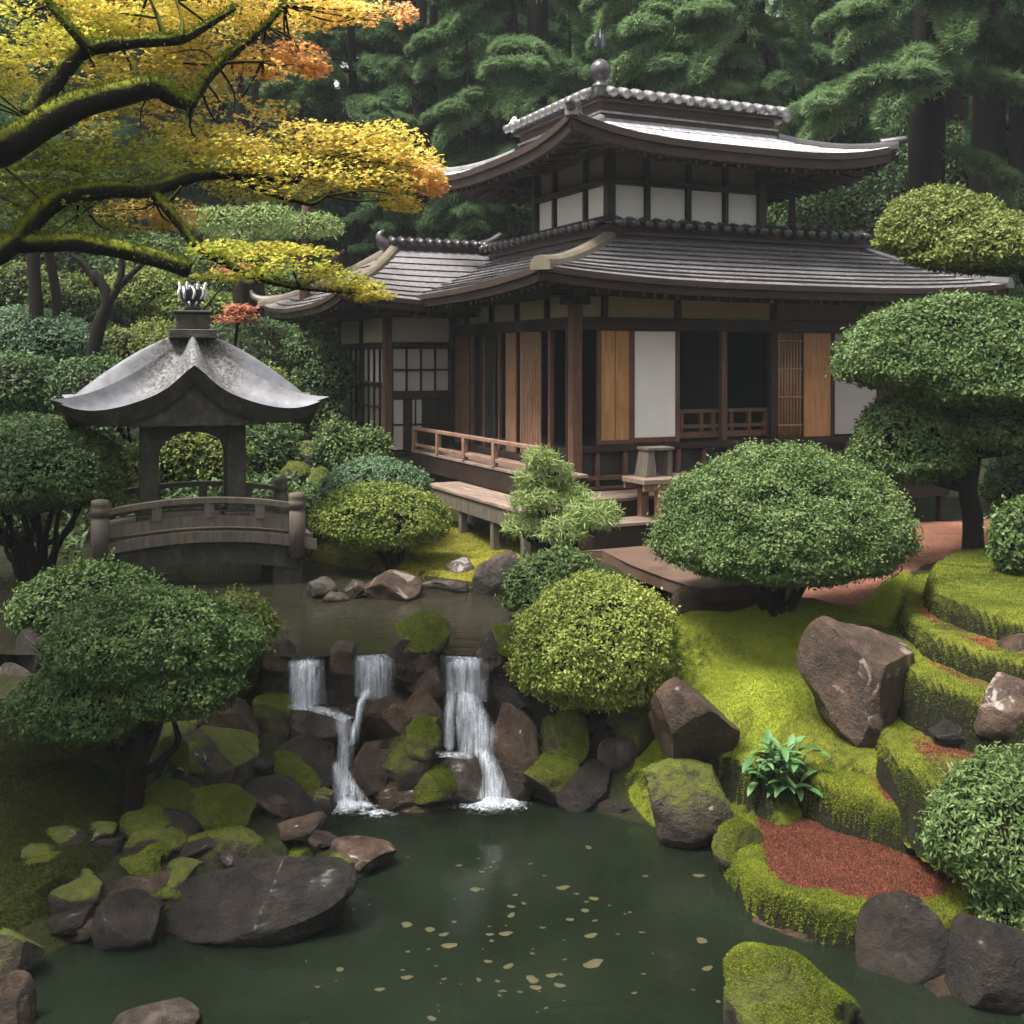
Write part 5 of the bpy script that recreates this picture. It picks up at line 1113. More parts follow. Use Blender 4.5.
shrub('dark bush half hidden at the right edge under the cloud pruned tree', [(985, 440, 1090, 520)], 16.0, 'shrub_dark', 214, None, .07, 1800, .8, .35, .6, nst=5, core=.75, lump=.2)
# cloud pruned tree on the right
def pad_tree(label, pads, Y, mat, seed, base, trunk_px, L, dens, tb, r0, name='pruned_tree', branches=(), cat='tree', bottom=.35, lump=.13, core=.6, group=None, wr=.55):
    rng = np.random.default_rng(seed); lob = []
    for q in pads:
        x0, y0, x1, y1 = q[:4]; y_ = Y + (q[4] if len(q) > 4 else 0); rx = (x1 - x0) / 2 * y_ / F; h = (y1 - y0) * y_ / F; rz = h / (1 + bottom)
        c = P((x0 + x1) / 2, y0, y_); lob.append((c[0], y_, c[2] - rz, rx, rx * .8, rz))
    lob = np.array(lob); bxy = P(base[0], base[1], Y)[:2]; zb = gz(*bxy); off = np.array([*bxy, zb]); t = thing(name, label, cat, tuple(off), 0, group); lob[:, :3] -= off
    b = MB(); crown_leaves(b, lob, dens, L, rng, 0, tb, seed, bottom, lump, 2.2, wr); b.build('crown', M[mat], t)
    b = MB(); pts = [(0, 0, -.1)] + [tuple(P(x, y, Y) - off) for x, y in trunk_px]; b.tube(pts, np.linspace(r0, r0 * .35, len(pts)), 10, 0, 5, None, .15, seed)
    for (cx, cy, cz, rx, ry, rz) in lob:
        j = min(range(1, len(pts)), key=lambda i: abs(pts[i][2] - (cz - .35)) + .2 * abs(pts[i][0] - cx)); st_ = np.array(pts[j])
        for _ in range(6):
            a = rng.uniform(0, 6.28); q = rng.uniform(.2, .75); e = np.array([cx + rx * q * math.cos(a), cy + ry * q * math.sin(a), cz + rz * .1]); m = st_ * .5 + e * .5 + [0, 0, -.10]
            b.tube([st_, m, e], [r0 * .42, r0 * .25, r0 * .08], 6, 0, 4)
        V, Fc = ico(3); W_ = V * core * np.array([rx, ry, rz]) * np.where(V[:, 2:] < 0, np.array([1, 1, bottom * .6]), 1.) + [cx, cy, cz]; b.add(W_, Fc, 0, None, True)
    b.build('trunk', M['bark'], t); return t
pad_tree('cloud pruned tree with two broad foliage pads and a dark trunk on the right terrace', [(838, 293, 1100, 394), (850, 392, 972, 482), (955, 385, 1090, 452, -.3), (905, 330, 1110, 408, -.5)], 14.0, 'shrub_mid', 220, (972, 548), [(973, 520), (968, 490), (975, 455), (990, 410), (1005, 370)], .060, 2600, .50, .15)
pad_tree('tree at the right edge with one bright pad lying over the roof corner', [(878, 186, 1010, 258), (912, 212, 1090, 272, -.4)], 15.0, 'shrub_yel', 221, (1075, 560), [(1072, 480), (1060, 400), (1048, 330), (1015, 262)], .062, 2600, .72, .12)
# small tiered pine by the deck
pad_tree('small tiered pine in front of the veranda deck', [(524, 449, 558, 466), (540, 462, 572, 482, .2), (516, 470, 548, 486), (512, 488, 560, 508, -.1), (548, 484, 590, 504, .2), (560, 500, 622, 526, -.1), (506, 514, 548, 534), (540, 516, 584, 540, -.3)], 13.6, 'pine', 222, (548, 560), [(547, 540), (543, 515), (541, 490), (540, 470)], .11, 2600, .68, .05, 'pruned_pine', bottom=.5, lump=.4, core=.25, wr=.13)
# broad leaved plant
def plant(label, c, n, L, seed, name='broadleaf_plant'):
    rng = np.random.default_rng(seed); t = thing(name, label, 'plant', tuple(c)); b = MB(); sb = MB()
    for k in range(n):
        a = rng.uniform(0, 6.28); el = rng.uniform(.1, 1.2); h0 = rng.uniform(.05, .42); d = np.array([math.cos(a) * math.cos(el), math.sin(a) * math.cos(el), math.sin(el)])
        s0 = np.array([rng.normal() * .10, rng.normal() * .08, h0]) + d * .05; l = L * rng.uniform(.6, 1.15); r = unit(np.cross(d, [0, 0, 1.])); m = 7; rows = []
        p = s0.copy(); dd = d.copy()
        for i in range(m):
            q = i / (m - 1); w = l * .17 * math.sin(math.pi * min(1, q * .93 + .05)) ** .8; upv = unit(np.cross(r, dd))
            rows.append([p - r * w + upv * w * .35, p, p + r * w + upv * w * .35]); dd = unit(dd + np.array([0, 0, -.16])); p = p + dd * l / (m - 1)
        b.grid(rows, 0, True, False, float(np.clip(.55 + rng.normal() * .2, 0, 1)))
        sb.tube([(s0[0] * .3, s0[1] * .3, -.05), s0 * .8, s0], [.008, .006, .004], 5)
    b.build('leaves', M['broad'], t, None, 0); sb.build('stem', M['broad'], t); return t
pp = P(779, 762, 10.0); plant('leafy plant with long pale green leaves between two boulders', (pp[0], 10.0, gz(pp[0], 10.0) + .02), 120, .21, 230)
pp = P(152, 745, 9.9); plant('small pale leaved plant beside the trunk of the front left shrub', (pp[0], 9.9, gz(pp[0], 9.9) + .12), 12, .13, 231)

# hedges and mounds on the hillside at left
HG = 'clipped hedges and mounds on the far slope'
def mound(label, boxes, Y, mat, seed, tb=.5, L=.08, dens=900, lump=.12, name='hedge', dep=.8):
    return shrub(label, boxes, Y, mat, seed, None, L, dens, dep, tb, .7, name, lump, 4, .05, 'hedge', .4, .82, .55, kind_group=HG)
mound('blue green domed hedge at the left edge behind three thin trunks', [(-60, 308, 98, 372)], 21.5, 'shrub_blue', 240, .5)
mound('long dark hedge on visible stems left of the pavilion roof', [(-40, 350, 70, 420), (40, 356, 150, 424)], 18.2, 'shrub_dark', 241, .5)
mound('yellow green hedge just left of the pavilion roof, below the forked trunk', [(92, 328, 150, 372), (130, 332, 190, 376)], 22.5, 'shrub_yel', 242, .6)
mound('lime green mound left of the pavilion pedestal', [(128, 322, 182, 356)], 24, 'shrub_lime', 243, .4)
mound('clipped hedge hidden behind the slope of the pavilion roof', [(90, 365, 180, 425)], 20, 'shrub_dark', 244, .5)
mound('pale mound right of the pavilion roof, before the leaning trunk', [(236, 366, 292, 420), (215, 372, 262, 425)], 20.5, 'shrub_lime', 245, .35)
mound('light green bushes seen through the pavilion arch', [(150, 420, 210, 490), (190, 428, 248, 492), (130, 440, 175, 490)], 18.2, 'shrub_lime', 246, .3)
mound('dark bushes between the pavilion and the boulder pile', [(225, 428, 268, 492), (250, 425, 300, 480)], 18.8, 'shrub_dark', 247, .55)
mound('layered dark hedge beside the wing of the house', [(280, 380, 352, 450), (292, 345, 356, 400), (285, 330, 340, 370)], 22.3, 'shrub_dark', 248, .6)
mound('terraced olive hedge under the maple branches at far left', [(-20, 262, 50, 310), (20, 272, 100, 318)], 25.5, 'shrub_yel', 249, .42, .1, 700)
mound('terraced green hedge behind the pavilion finial', [(96, 268, 190, 318), (150, 290, 255, 330)], 27, 'shrub_lime', 250, .42, .1, 700)
mound('tall green shrubs at the back of the slope', [(180, 240, 280, 320), (240, 270, 330, 340), (100, 235, 200, 290)], 29, 'shrub_mid', 251, .55, .12, 600, .2)
mound('dark green shrubs under the trees at far left', [(-40, 215, 60, 280), (40, 225, 120, 285)], 30, 'shrub_dark', 252, .5, .12, 600, .2)
mound('pale round shrub behind the left end of the bridge', [(-30, 490, 40, 545)], 17, 'shrub_dark', 253, .3)
for k, (x0, y0, x1, y1, Y, lab) in enumerate([(860, 150, 960, 240, 29, 'dark undergrowth bush left of the thick trunk at upper right'), (940, 130, 1060, 230, 30, 'dark undergrowth bush at the upper right edge'), (760, 190, 880, 260, 30, 'dark undergrowth bush seen under the right eave of the upper roof'), (430, 180, 540, 250, 31, 'dark green bush behind the left end of the upper roof')]):
    mound(lab, [(x0, y0, x1, y1 + 40), (x0 + 30, y0 - 20, x1 + 30, y1 + 20)], Y, 'shrub_dark', 260 + k, .38, .14, 420, .25, 'bush')

# ------------------------------------------------------------------ cedars
def spray(b, p0, az, Lb, rng, n_, tint, mi=0, rise=.12, droop=.5, wdt=.34, bl=.30, bw_=.05):
    """drooping branch fan of narrow needle sprays; returns its spine"""
    n = int(n_ * 1.7); bw_ = bw_ * .55; d = np.array([math.cos(az), math.sin(az), 0]); s = np.array([-d[1], d[0], 0])
    t = np.sqrt(rng.uniform(.02, 1, n)); w = rng.uniform(-1, 1, n); wid = wdt * Lb * np.sin(np.pi * np.clip(t, 0, 1) ** .8 * .93 + .05)
    z = rise * Lb * t - droop * Lb * t ** 2.4 * .55 - np.abs(w) ** 1.7 * wid * .45 - rng.random(n) ** 2 * .22 * Lb * .35 + .05 * Lb * np.sin(t * 17 + w * 5)
    p = p0 + d * (t * Lb)[:, None] + s * (w * wid)[:, None]; p[:, 2] += z
    dr = d * rng.uniform(.4, 1.0, n)[:, None] + s * (w * .9 + rng.normal(size=n) * .3)[:, None]; dr[:, 2] += -.75 - .5 * np.abs(w) + rng.normal(size=n) * .2
    nr = np.array([0, 0, 1.]) + rng.normal(size=(n, 3)) * .45
    l = bl * .62 * rng.uniform(.6, 1.3, n)
    leaf_quads(b, p, nr, l, bw_ * l / (bl * .62), rng, tint + .3 * (rng.random(n) - .5) + .14 * np.sin(t * 12 + w * 4), mi, d=dr)
    tt = np.linspace(0, .9, 5); return p0 + d * (tt * Lb)[:, None] + np.array([0, 0, 1.]) * (rise * Lb * tt - droop * Lb * tt ** 2.4 * .55 - .04)[:, None]
def cedar(name, label, loc, Ht, r0, seed, mat, z0=2.5, nb=46, nbl=900, Lmax=3.4, tint=.5, lean=0.0, group=None, bark='bark', bl=.32, zmax=None):
    rng = np.random.default_rng(seed); t = thing(name, label, 'tree', loc, 0, group); b = MB(); tb = MB()
    ax = lambda z: np.array([lean * z + .06 * math.sin(z * .5 + seed), .05 * math.cos(z * .4), z])
    zs = np.linspace(-.6, Ht, 12); tb.tube([ax(z) for z in zs], r0 * np.clip(1.25 - zs / Ht * 1.15, .08, 2) * np.where(zs < .3, 1.35, 1), 12, 0, 3, None, .1, seed)
    for k in range(nb):
        z = z0 + (Ht - z0) * ((k + rng.random()) / nb); Lb = Lmax * (1.05 - .85 * z / Ht) * rng.uniform(.7, 1.15)
        if zmax and z > zmax: n = int(nbl * .4)
        else: n = nbl
        sp = spray(b, ax(z), rng.uniform(0, 6.28), Lb, rng, int(n * (.4 + Lb / Lmax)), tint, 0, rng.uniform(.0, .2), rng.uniform(.35, .8), bl=bl)
        tb.tube(sp, np.linspace(r0 * .16, .012, 5), 5, 0, 1)
    tb.build('trunk', M[bark], t); b.build('crown', M[mat], t); return t
protos = [cedar('cedar_tree', 'tall green cedar standing in the wood behind the tea house', (0, 0, 0), 16, .30, 300 + k, 'cedar', 1.2 + k * .8, 46, 1150, 3.4, .5, 0, 'cedars of the wood behind the house', 'bark_red' if k == 1 else 'bark', .34, 14) for k in range(4)]
protos.append(cedar('cedar_tree', 'straight cedar with a long bare trunk', (0, 0, 0), 18, .27, 310, 'cedar', 12.5, 22, 900, 3.0, .5, 0, 'cedars of the wood behind the house', 'bark', .34))
def place_tree(src, first, x, y, s, rz, label=None, z=None):
    o = src if first else src.copy()
    if not first:
        COL.objects.link(o)
        for ch in src.children: c = ch.copy(); COL.objects.link(c); c.parent = o
    o.location = (x, y, gz(x, y) - .1 if z is None else z); o.scale = (s, s, s); o.rotation_euler = (0, 0, rz)
    if label: o['label'] = label
    return o
used = set(); rgt = np.random.default_rng(41)
TP = [(420, 30.0, .95, 4, 'straight cedar with a thick trunk left of the upper roof, left of a close pair'), (434, 30.6, .85, 4, 'bare cedar trunk, right one of the close pair left of the upper roof'), (537, 30.5, 1.3, 4, 'dark trunked cedar standing above the left eave of the upper roof'), (375, 37.0, .7, 0, 'slender cedar left of the close pair of trunks'),
      (921, 25.6, 1.0, 4, 'cedar with a straight black trunk behind the right end of the upper roof'), (985, 27.5, 1.5, 4, 'thick dark cedar trunk at the upper right edge'), (1022, 27.0, 1.0, 0, 'cedar cut by the right edge of the picture'), (793, 28.0, .55, 4, 'slim cedar trunk showing under the right eave of the upper roof'), (827, 34.0, .8, 2, 'cedar behind the bright drooping boughs right of the finial'),
      (241, 26.5, .6, 4, 'cedar right of the pavilion finial, left of two trunks standing together'), (256, 26.9, .6, 4, 'cedar right of the pavilion finial, right of two trunks standing together'), (690, 33.0, .95, 0, 'cedar right behind the roof finial'), (610, 36.0, 1.0, 1, 'cedar rising behind the upper roof ridge'), (760, 36.0, 1.1, 3, 'tall cedar above the right half of the upper roof'), (480, 38.0, 1.0, 2, 'cedar between the thick trunk pair and the roof'), (330, 36.0, .95, 1, 'cedar above the maple spray at upper left'), (300, 32.0, .8, 0, 'bushy cedar behind the leaning red trunk'), (150, 33.0, .9, 2, 'cedar behind the maple at upper left'), (60, 34.0, .95, 3, 'cedar behind the mossy maple limbs'), (570, 31.0, .62, 2, 'small cedar between the house and the wood'), (468, 29.5, .55, 1, 'young cedar behind the left eave of the upper roof'), (380, 29.0, .5, 3, 'young cedar behind the ridge of the wing')]
for px, Y, s, k, lab in TP:
    place_tree(protos[k], k not in used, (px - 512) * Y / F, Y, s, rgt.uniform(0, 6.28), lab); used.add(k)
for x_, Y_, s_ in ((13.2, 33, 1.2), (11.2, 36, 1.25), (9, 34, 1.1), (15.5, 36, 1.3), (-3.4, 37, 1.2), (-7, 39, 1.2), (-1, 36, 1.2), (-11, 38, 1.2), (-8.5, 34, 1.2), (-5.2, 41, 1.3), (-9.8, 36.5, 1.25), (3.6, 34.5, 1.25), (5.4, 37, 1.3), (-12.5, 41, 1.3)):
    k = int(rgt.integers(4)); place_tree(protos[k], False, x_, Y_, s_, rgt.uniform(0, 6.28), 'tall dark cedar deep in the wood')
for Y in (40, 43.5, 47.5, 52, 57):
    nx = 11
    for i in range(nx):
        k = int(rgt.integers(4)); x = (i + .5 + rgt.uniform(-.35, .35)) / nx * 54 - 27
        place_tree(protos[k], k not in used, x * Y / 48, Y + rgt.uniform(-1.5, 1.5), rgt.uniform(.8, 1.15), rgt.uniform(0, 6.28), 'tall dark cedar deep in the wood'); used.add(k)
for x, Y in [(20 * math.sin(a), 4 - 19 * math.cos(a)) for a in np.linspace(-1.75, 1.75, 17) if abs(a) > .75] + [(26 * math.sin(a), 6 - 25 * math.cos(a)) for a in np.linspace(-1.7, 1.7, 17)]:  # unseen ring of cedars, added to block light from behind and beside
    k = int(rgt.integers(4)); place_tree(protos[k], False, x + rgt.normal(), Y + rgt.normal(), rgt.uniform(1.0, 1.25), rgt.uniform(0, 6.28), 'unseen cedar added around the garden to cut the side light', 1.5)
for x, Y in ((16, 24), (19, 29), (22, 22), (-16, 26), (-19, 22), (-14, 33), (20, 34), (-22, 30)):
    k = int(rgt.integers(4)); place_tree(protos[k], False, x, Y, rgt.uniform(.85, 1.1), rgt.uniform(0, 6.28), 'tall dark cedar at the side of the garden')
# bright drooping boughs right of the finial: two cedars with hand placed branches
def bough_tree(label, px, Y, Ht, r0, seed, boughs, bark='bark'):
    rng = np.random.default_rng(seed); x = (px - 512) * Y / F; z = gz(x, Y) - .1; t = thing('cedar_tree', label, 'tree', (x, Y, z), 0, 'cedars with bright drooping boughs'); b = MB(); tb = MB(); off = np.array([x, Y, z])
    zs = np.linspace(-.5, Ht, 10); tb.tube([(.05 * math.sin(q), 0, q) for q in zs], r0 * np.clip(1.2 - zs / Ht, .1, 2), 12, 0, 3, None, .1, seed)
    for (xa, ya, xb, yb, dY, n, tn, wd) in boughs:
        a = P(xa, ya, Y) - off; a[:2] *= .0; a[2] = P(xa, ya, Y)[2] - z; e = P(xb, yb, Y + dY) - off; h = e[:2] - a[:2]; Lb = np.linalg.norm(h); dz = e[2] - a[2]
        sp = spray(b, a, math.atan2(h[1], h[0]), Lb, rng, n, tn, 0, .10, (.10 * Lb - dz) / Lb / .55, wd, .30, .045); tb.tube(sp, np.linspace(.07, .012, 5), 6, 0, 1)
        for q in (.45, .7, .9):                                    # side fans give the bough its plump outline
            i = sp[int(q * 4)]
            for s in (-.55, .5): sp2 = spray(b, i, math.atan2(h[1], h[0]) + s + rng.normal() * .15, Lb * .42, rng, int(n * .3), tn, 0, .06, .7, wd * 1.1, .28, .045)
    for k in range(5):
        zz_ = Ht * rng.uniform(.85, 1); spray(b, np.array([0, 0, zz_]), rng.uniform(0, 6.28), 2.6 * (1.2 - zz_ / Ht), rng, 900, .4)
    tb.build('trunk', M[bark], t); b.build('crown', M['cedar_hi'], t); return t
bough_tree('cedar with pale feathery boughs hanging above the roof finial', 742, 27.0, 20, .26, 401,
           [(742, -40, 600, 22, -.8, 5200, .62, .30), (742, 0, 610, 75, -1.2, 5200, .62, .34), (742, 30, 640, 122, -1.4, 5000, .55, .34), (742, -20, 700, 75, -2.0, 5200, .62, .36), (742, 50, 720, 160, -1.6, 4200, .5, .36), (742, -50, 800, 30, -1.2, 5000, .55, .36), (742, 20, 800, 85, -.8, 4000, .5, .34), (742, 90, 770, 190, -1.2, 3200, .42, .34), (742, 60, 655, 165, -.6, 3600, .45, .3)])
bough_tree('cedar with a long bright bough sweeping down to the right tip of the upper roof', 935, 24.5, 18, .24, 402,
           [(935, 70, 800, 150, -1.0, 6500, .66, .26), (935, 75, 1030, 95, -1.0, 5200, .6, .30), (935, 55, 890, 110, -2.2, 5200, .6, .36), (935, -10, 845, 45, -1.4, 5600, .6, .32), (935, -30, 960, 40, -2.2, 5600, .6, .36), (935, 20, 1040, 60, .2, 4200, .5, .34), (935, -60, 880, 0, -1, 4200, .5, .34), (935, 150, 1010, 205, -1.0, 2600, .45, .3), (935, -40, 1040, 15, -1.2, 4600, .55, .34)])

bough_tree('cedar with soft layered boughs behind the left end of the upper roof', 512, 30.0, 17, .2, 403,
           [(512, 60, 600, 95, -1.0, 5200, .55, .34), (512, 20, 420, 70, -1.2, 5200, .5, .34), (512, 90, 440, 140, -1.6, 5200, .55, .36), (512, 110, 590, 160, -1.4, 4200, .5, .36), (512, -20, 590, 30, -1.4, 4600, .5, .34), (512, 150, 430, 215, -1.2, 4200, .45, .34), (512, 150, 530, 200, -2.4, 4200, .5, .36), (512, -30, 450, 30, -1.6, 4200, .45, .36), (512, 45, 520, 110, -2.6, 4800, .55, .4)])
bough_tree('cedar with soft layered boughs between the maple and the paired trunks', 352, 31.0, 17, .18, 404,
           [(352, 60, 430, 95, -1.0, 5200, .5, .34), (352, 70, 270, 110, -1.0, 4600, .5, .34), (352, 100, 400, 150, -1.6, 5000, .5, .36), (352, 10, 420, 50, -1.2, 4600, .45, .34), (352, 150, 410, 205, -1.4, 4600, .5, .36), (352, 170, 290, 225, -1.4, 4600, .5, .36), (352, -10, 300, 40, -1.4, 4200, .45, .34), (352, 200, 440, 240, -1.0, 4200, .5, .34)])
haze = MB(); haze.box((-60, -30, -3), (60, 75, 52)); hz = bpy.data.materials.new('haze_air'); hz.use_nodes = True; hz.node_tree.nodes.clear()
pv = nd(hz.node_tree, 'ShaderNodeVolumePrincipled', {'Color': (.86, .93, .97, 1), 'Density': HAZE, 'Anisotropy': .0}); nd(hz.node_tree, 'ShaderNodeOutputMaterial', {'Volume': pv.outputs[0]})
if HAZE > 0: haze.build('haze', hz, kind='stuff', label='thin pale mist hanging between the far trees')
# ------------------------------------------------------------------ pine and thin trunks at left
def pole_tree(label, pts, Y, r, seed, bark='bark', name='thin_tree', forks=(), pads=(), mat='pine', L=.13, dens=420, tb=.55):
    bp = P(*pts[0], Y); z = gz(bp[0], Y); off = np.array([bp[0], Y, min(z, bp[2])]); t = thing(name, label, 'tree', tuple(off)); b = MB()
    q = [P(x, y, Y) - off for x, y in pts]; q[0] = q[0] - [0, 0, .5]; b.tube(q, np.linspace(r, r * .6, len(q)), 9, 0, 4, None, .12, seed)
    for f_ in forks:
        q = [P(x, y, Y) - off for x, y in f_]; b.tube(q, np.linspace(r * .6, r * .25, len(q)), 7, 0, 4)
    b.build('trunk', M[bark], t)
    if pads:
        lob = []
        for x0, y0, x1, y1 in pads:
            rx = (x1 - x0) / 2 * Y / F; rz = (y1 - y0) / 1.5 * Y / F; c = P((x0 + x1) / 2, y0, Y); lob.append((c[0] - off[0], 0, c[2] - rz - off[2], rx, rx * .7, rz))
        b = MB(); crown_leaves(b, lob, dens, L, np.random.default_rng(seed), 0, tb, seed, .45, .22, 3, .28, .3, .4); b.build('crown', M[mat], t)
    return t
pole_tree('leaning reddish pine trunk with flat pale pads beside the wing of the house', [(297, 448), (300, 400), (304, 330), (305, 260), (306, 205)], 23.2, .15, 500, 'bark_red', 'pine_tree', [[(304, 262), (285, 250), (258, 235), (235, 228)], [(305, 280), (330, 262), (345, 250)]], [(186, 206, 262, 234), (230, 204, 302, 236), (280, 212, 342, 238), (205, 226, 280, 250)])
pole_tree('thin dark trunk at far left, left one of three', [(40, 352), (36, 300), (33, 255), (34, 200), (30, 120)], 21, .14, 501, forks=[[(33, 260), (22, 220), (10, 180)]])
pole_tree('thin dark trunk at far left, middle one of three', [(60, 352), (58, 310), (52, 270), (46, 225), (44, 150)], 21.3, .11, 502)
pole_tree('forked dark trunk right of the two thin ones at far left', [(88, 356), (98, 330), (107, 306), (104, 288), (92, 272)], 20.5, .14, 503, forks=[[(107, 306), (118, 288), (138, 268), (160, 250)], [(98, 285), (85, 265), (72, 255)], [(118, 288), (122, 268), (120, 240)]])

# ------------------------------------------------------------------ the maple: trunk outside the picture, mossy limbs reaching in
MY = 9.6; mb0 = np.array([-5.6, 8.9]); mz = gz(*mb0); MT = thing('maple_tree', 'maple with mossy black limbs and gold, green and orange leaves at upper left', 'tree', (*mb0, mz)); off = np.array([*mb0, mz])
rm = np.random.default_rng(600); tb = MB()
root = np.array([mb0[0], mb0[1], mz]); k1 = root + [.1, .15, 2.6]; k2 = root + [.35, .4, 4.0]
tb.tube([root - [0, 0, .4] - off, root + [.05, .05, 1.2] - off, k1 - off, k2 - off, root + [.1, .7, 6.5] - off], [.34, .28, .24, .2, .1], 14, 0, 5, None, .2, 1)
limbs = [([(-60, 175, 9.2), (0, 150, 9.3), (40, 125, 9.4), (75, 106, 9.5), (112, 96, 9.6), (155, 87, 9.7), (172, 96, 9.75), (190, 104, 9.8)], .150, .07, k2),
 ([(190, 104, 9.8), (200, 88, 9.9), (218, 66, 10), (240, 48, 10.1), (266, 26, 10.2), (285, 5, 10.3)], .06, .02, None),
 ([(205, 82, 9.9), (222, 64, 10), (262, 62, 10.1)], .03, .012, None),
 ([(28, 118, 9.4), (55, 82, 9.5), (85, 52, 9.55), (120, 44, 9.6), (165, 40, 9.7), (185, 38, 9.75), (210, 24, 9.8), (235, 8, 9.9)], .085, .025, None),
 ([(88, 50, 9.5), (70, 28, 9.4), (50, 5, 9.4), (40, -20, 9.4)], .045, .02, None), ([(165, 40, 9.7), (158, 18, 9.7), (148, -5, 9.7)], .03, .012, None), ([(182, 38, 9.7), (182, 20, 9.75), (176, 0, 9.8)], .025, .01, None),
 ([(-50, 290, 9.2), (0, 250, 9.4), (20, 236, 9.5), (48, 206, 9.6), (78, 194, 9.7), (115, 190, 9.8), (152, 190, 9.9), (200, 174, 10.0), (245, 176, 10.1), (290, 181, 10.2), (308, 168, 10.25), (330, 160, 10.3)], .12, .025, k1),
 ([(240, 176, 10.1), (262, 190, 10.1), (290, 199, 10.2), (312, 204, 10.2), (326, 196, 10.25)], .04, .015, None), ([(288, 180, 10.2), (285, 165, 10.2), (292, 155, 10.3)], .03, .012, None),
 ([(10, 242, 9.5), (40, 243, 9.5), (80, 243, 9.55), (120, 250, 9.6), (160, 260, 9.6), (190, 270, 9.65)], .085, .075, None),
 ([(150, 190, 9.9), (168, 210, 9.85), (182, 228, 9.85), (196, 246, 9.85), (222, 262, 9.9), (255, 278, 9.95), (300, 288, 10.1), (345, 292, 10.3)], .05, .014, None),
 ([(155, 202, 9.9), (170, 200, 9.9), (182, 186, 9.9)], .03, .015, None)]
for pts, ra, rb, src in limbs:
    q = [P(*p) - off for p in pts]; rr = list(np.linspace(ra, rb, len(q)))
    if src is not None: q = [src - off] + q; rr = [ra * 1.25] + rr
    tb.tube(q, rr, 10, 0, 5, None, .22, int(rm.integers(999)))
fzb = MB()
for pts, ra, rb, src in limbs:
    if ra < .045: continue
    cc = catmull(np.array([P(*p) - off for p in pts]), 24); rr = np.interp(np.linspace(0, 1, len(cc)), [0, 1], [ra, rb]); n = int(2600 * ra / .1); i = rm.integers(0, len(cc), n)
    d = sph(rm, n) * np.array([.35, .8, .6]) + [0, 0, .55]; d = unit(d); q = cc[i] + d * rr[i][:, None] * .93 + rm.normal(size=(n, 3)) * .012
    leaf_quads(fzb, q, rm.normal(size=(n, 3)), rm.uniform(.02, .055, n), .012, rm, .25 + .3 * rm.random(n), 0, d=d + rm.normal(size=(n, 3)) * .5)
fzb.build('moss', M['moss_blade'], MT, None, 0, kind='stuff')
MP = [ # cx, cy, rx, ry, Y, hue (0 green .. 1 red), share
 (40, 25, 90, 40, 9.9, .30, 1.0), (120, 12, 90, 34, 10.2, .36, 1.0), (205, 8, 80, 30, 10.4, .44, 1.0), (290, 10, 70, 22, 10.6, .50, .9), (350, 8, 55, 16, 10.8, .58, .8), (392, 14, 26, 12, 10.9, .80, .7), (185, 45, 80, 30, 10.3, .45, 1.0), (255, 70, 60, 22, 10.4, .60, .9), (295, 55, 34, 14, 10.5, .74, .8), (312, 66, 20, 6, 10.5, .70, .6),
 (60, 75, 80, 36, 9.9, .34, 1.0), (130, 115, 80, 30, 10.3, .42, 1.0), (200, 110, 60, 30, 10.5, .46, .8), (250, 105, 50, 20, 10.6, .50, .6), (272, 85, 28, 12, 10.6, .80, .6), (110, 65, 90, 25, 10.2, .42, .8),
 (35, 165, 85, 34, 9.9, .14, 1.0), (120, 160, 80, 22, 10.1, .20, 1.0), (60, 205, 80, 26, 10.0, .10, .9), (180, 145, 70, 20, 10.3, .34, .9),
 (230, 150, 80, 16, 10.3, .44, 1.0), (300, 142, 90, 18, 10.5, .46, 1.1), (370, 136, 60, 16, 10.6, .44, 1.0), (345, 160, 80, 16, 10.5, .45, 1.0), (400, 160, 48, 16, 10.6, .50, 1.0), (300, 172, 90, 15, 10.3, .41, 1.0), (375, 184, 60, 12, 10.4, .44, .9), (428, 172, 20, 11, 10.6, .62, .8), (432, 186, 18, 7, 10.6, .76, .7), (400, 204, 26, 6, 10.6, .45, .5), (260, 190, 60, 12, 10.2, .34, .7), (222, 168, 60, 14, 10.2, .36, .8),
 (165, 218, 36, 12, 10.4, .66, .7), (150, 212, 60, 18, 10.6, .52, .6), (100, 225, 70, 18, 10.2, .12, .8),
 (215, 250, 50, 10, 9.9, .24, .8), (270, 262, 70, 12, 10.0, .28, 1.0), (320, 275, 52, 11, 10.2, .30, 1.0), (355, 286, 34, 8, 10.3, .38, .9), (375, 296, 24, 5, 10.35, .44, .6), (240, 275, 50, 9, 9.95, .22, .8), (290, 250, 50, 8, 10.1, .30, .7),
 (-60, 60, 80, 60, 9.5, .28, .8), (-70, 170, 70, 60, 9.5, .16, .8), (60, -40, 120, 40, 10.0, .4, .7), (200, -40, 120, 34, 10.4, .5, .7), (-140, 0, 100, 70, 9.0, .3, .6), (-230, -60, 170, 60, 8.6, .3, .8), (-330, -160, 200, 60, 8.2, .3, .8), (-420, 20, 180, 70, 7.6, .25, .8), (-300, -20, 160, 60, 6.8, .25, .8), (-470, -140, 200, 70, 7.0, .25, .8), (-210, -60, 150, 60, 12, .3, 1), (-130, -140, 190, 60, 11.5, .3, 1), (-260, 50, 140, 70, 11.5, .3, 1), (-60, -120, 150, 45, 11, .35, 1), (-330, -120, 160, 60, 12.4, .3, 1)]  # outermost pads lie out of view, added to shade the left bank
cb = MB()
ends = np.concatenate([np.array([P(*p) for p in l[0]]) for l in limbs])
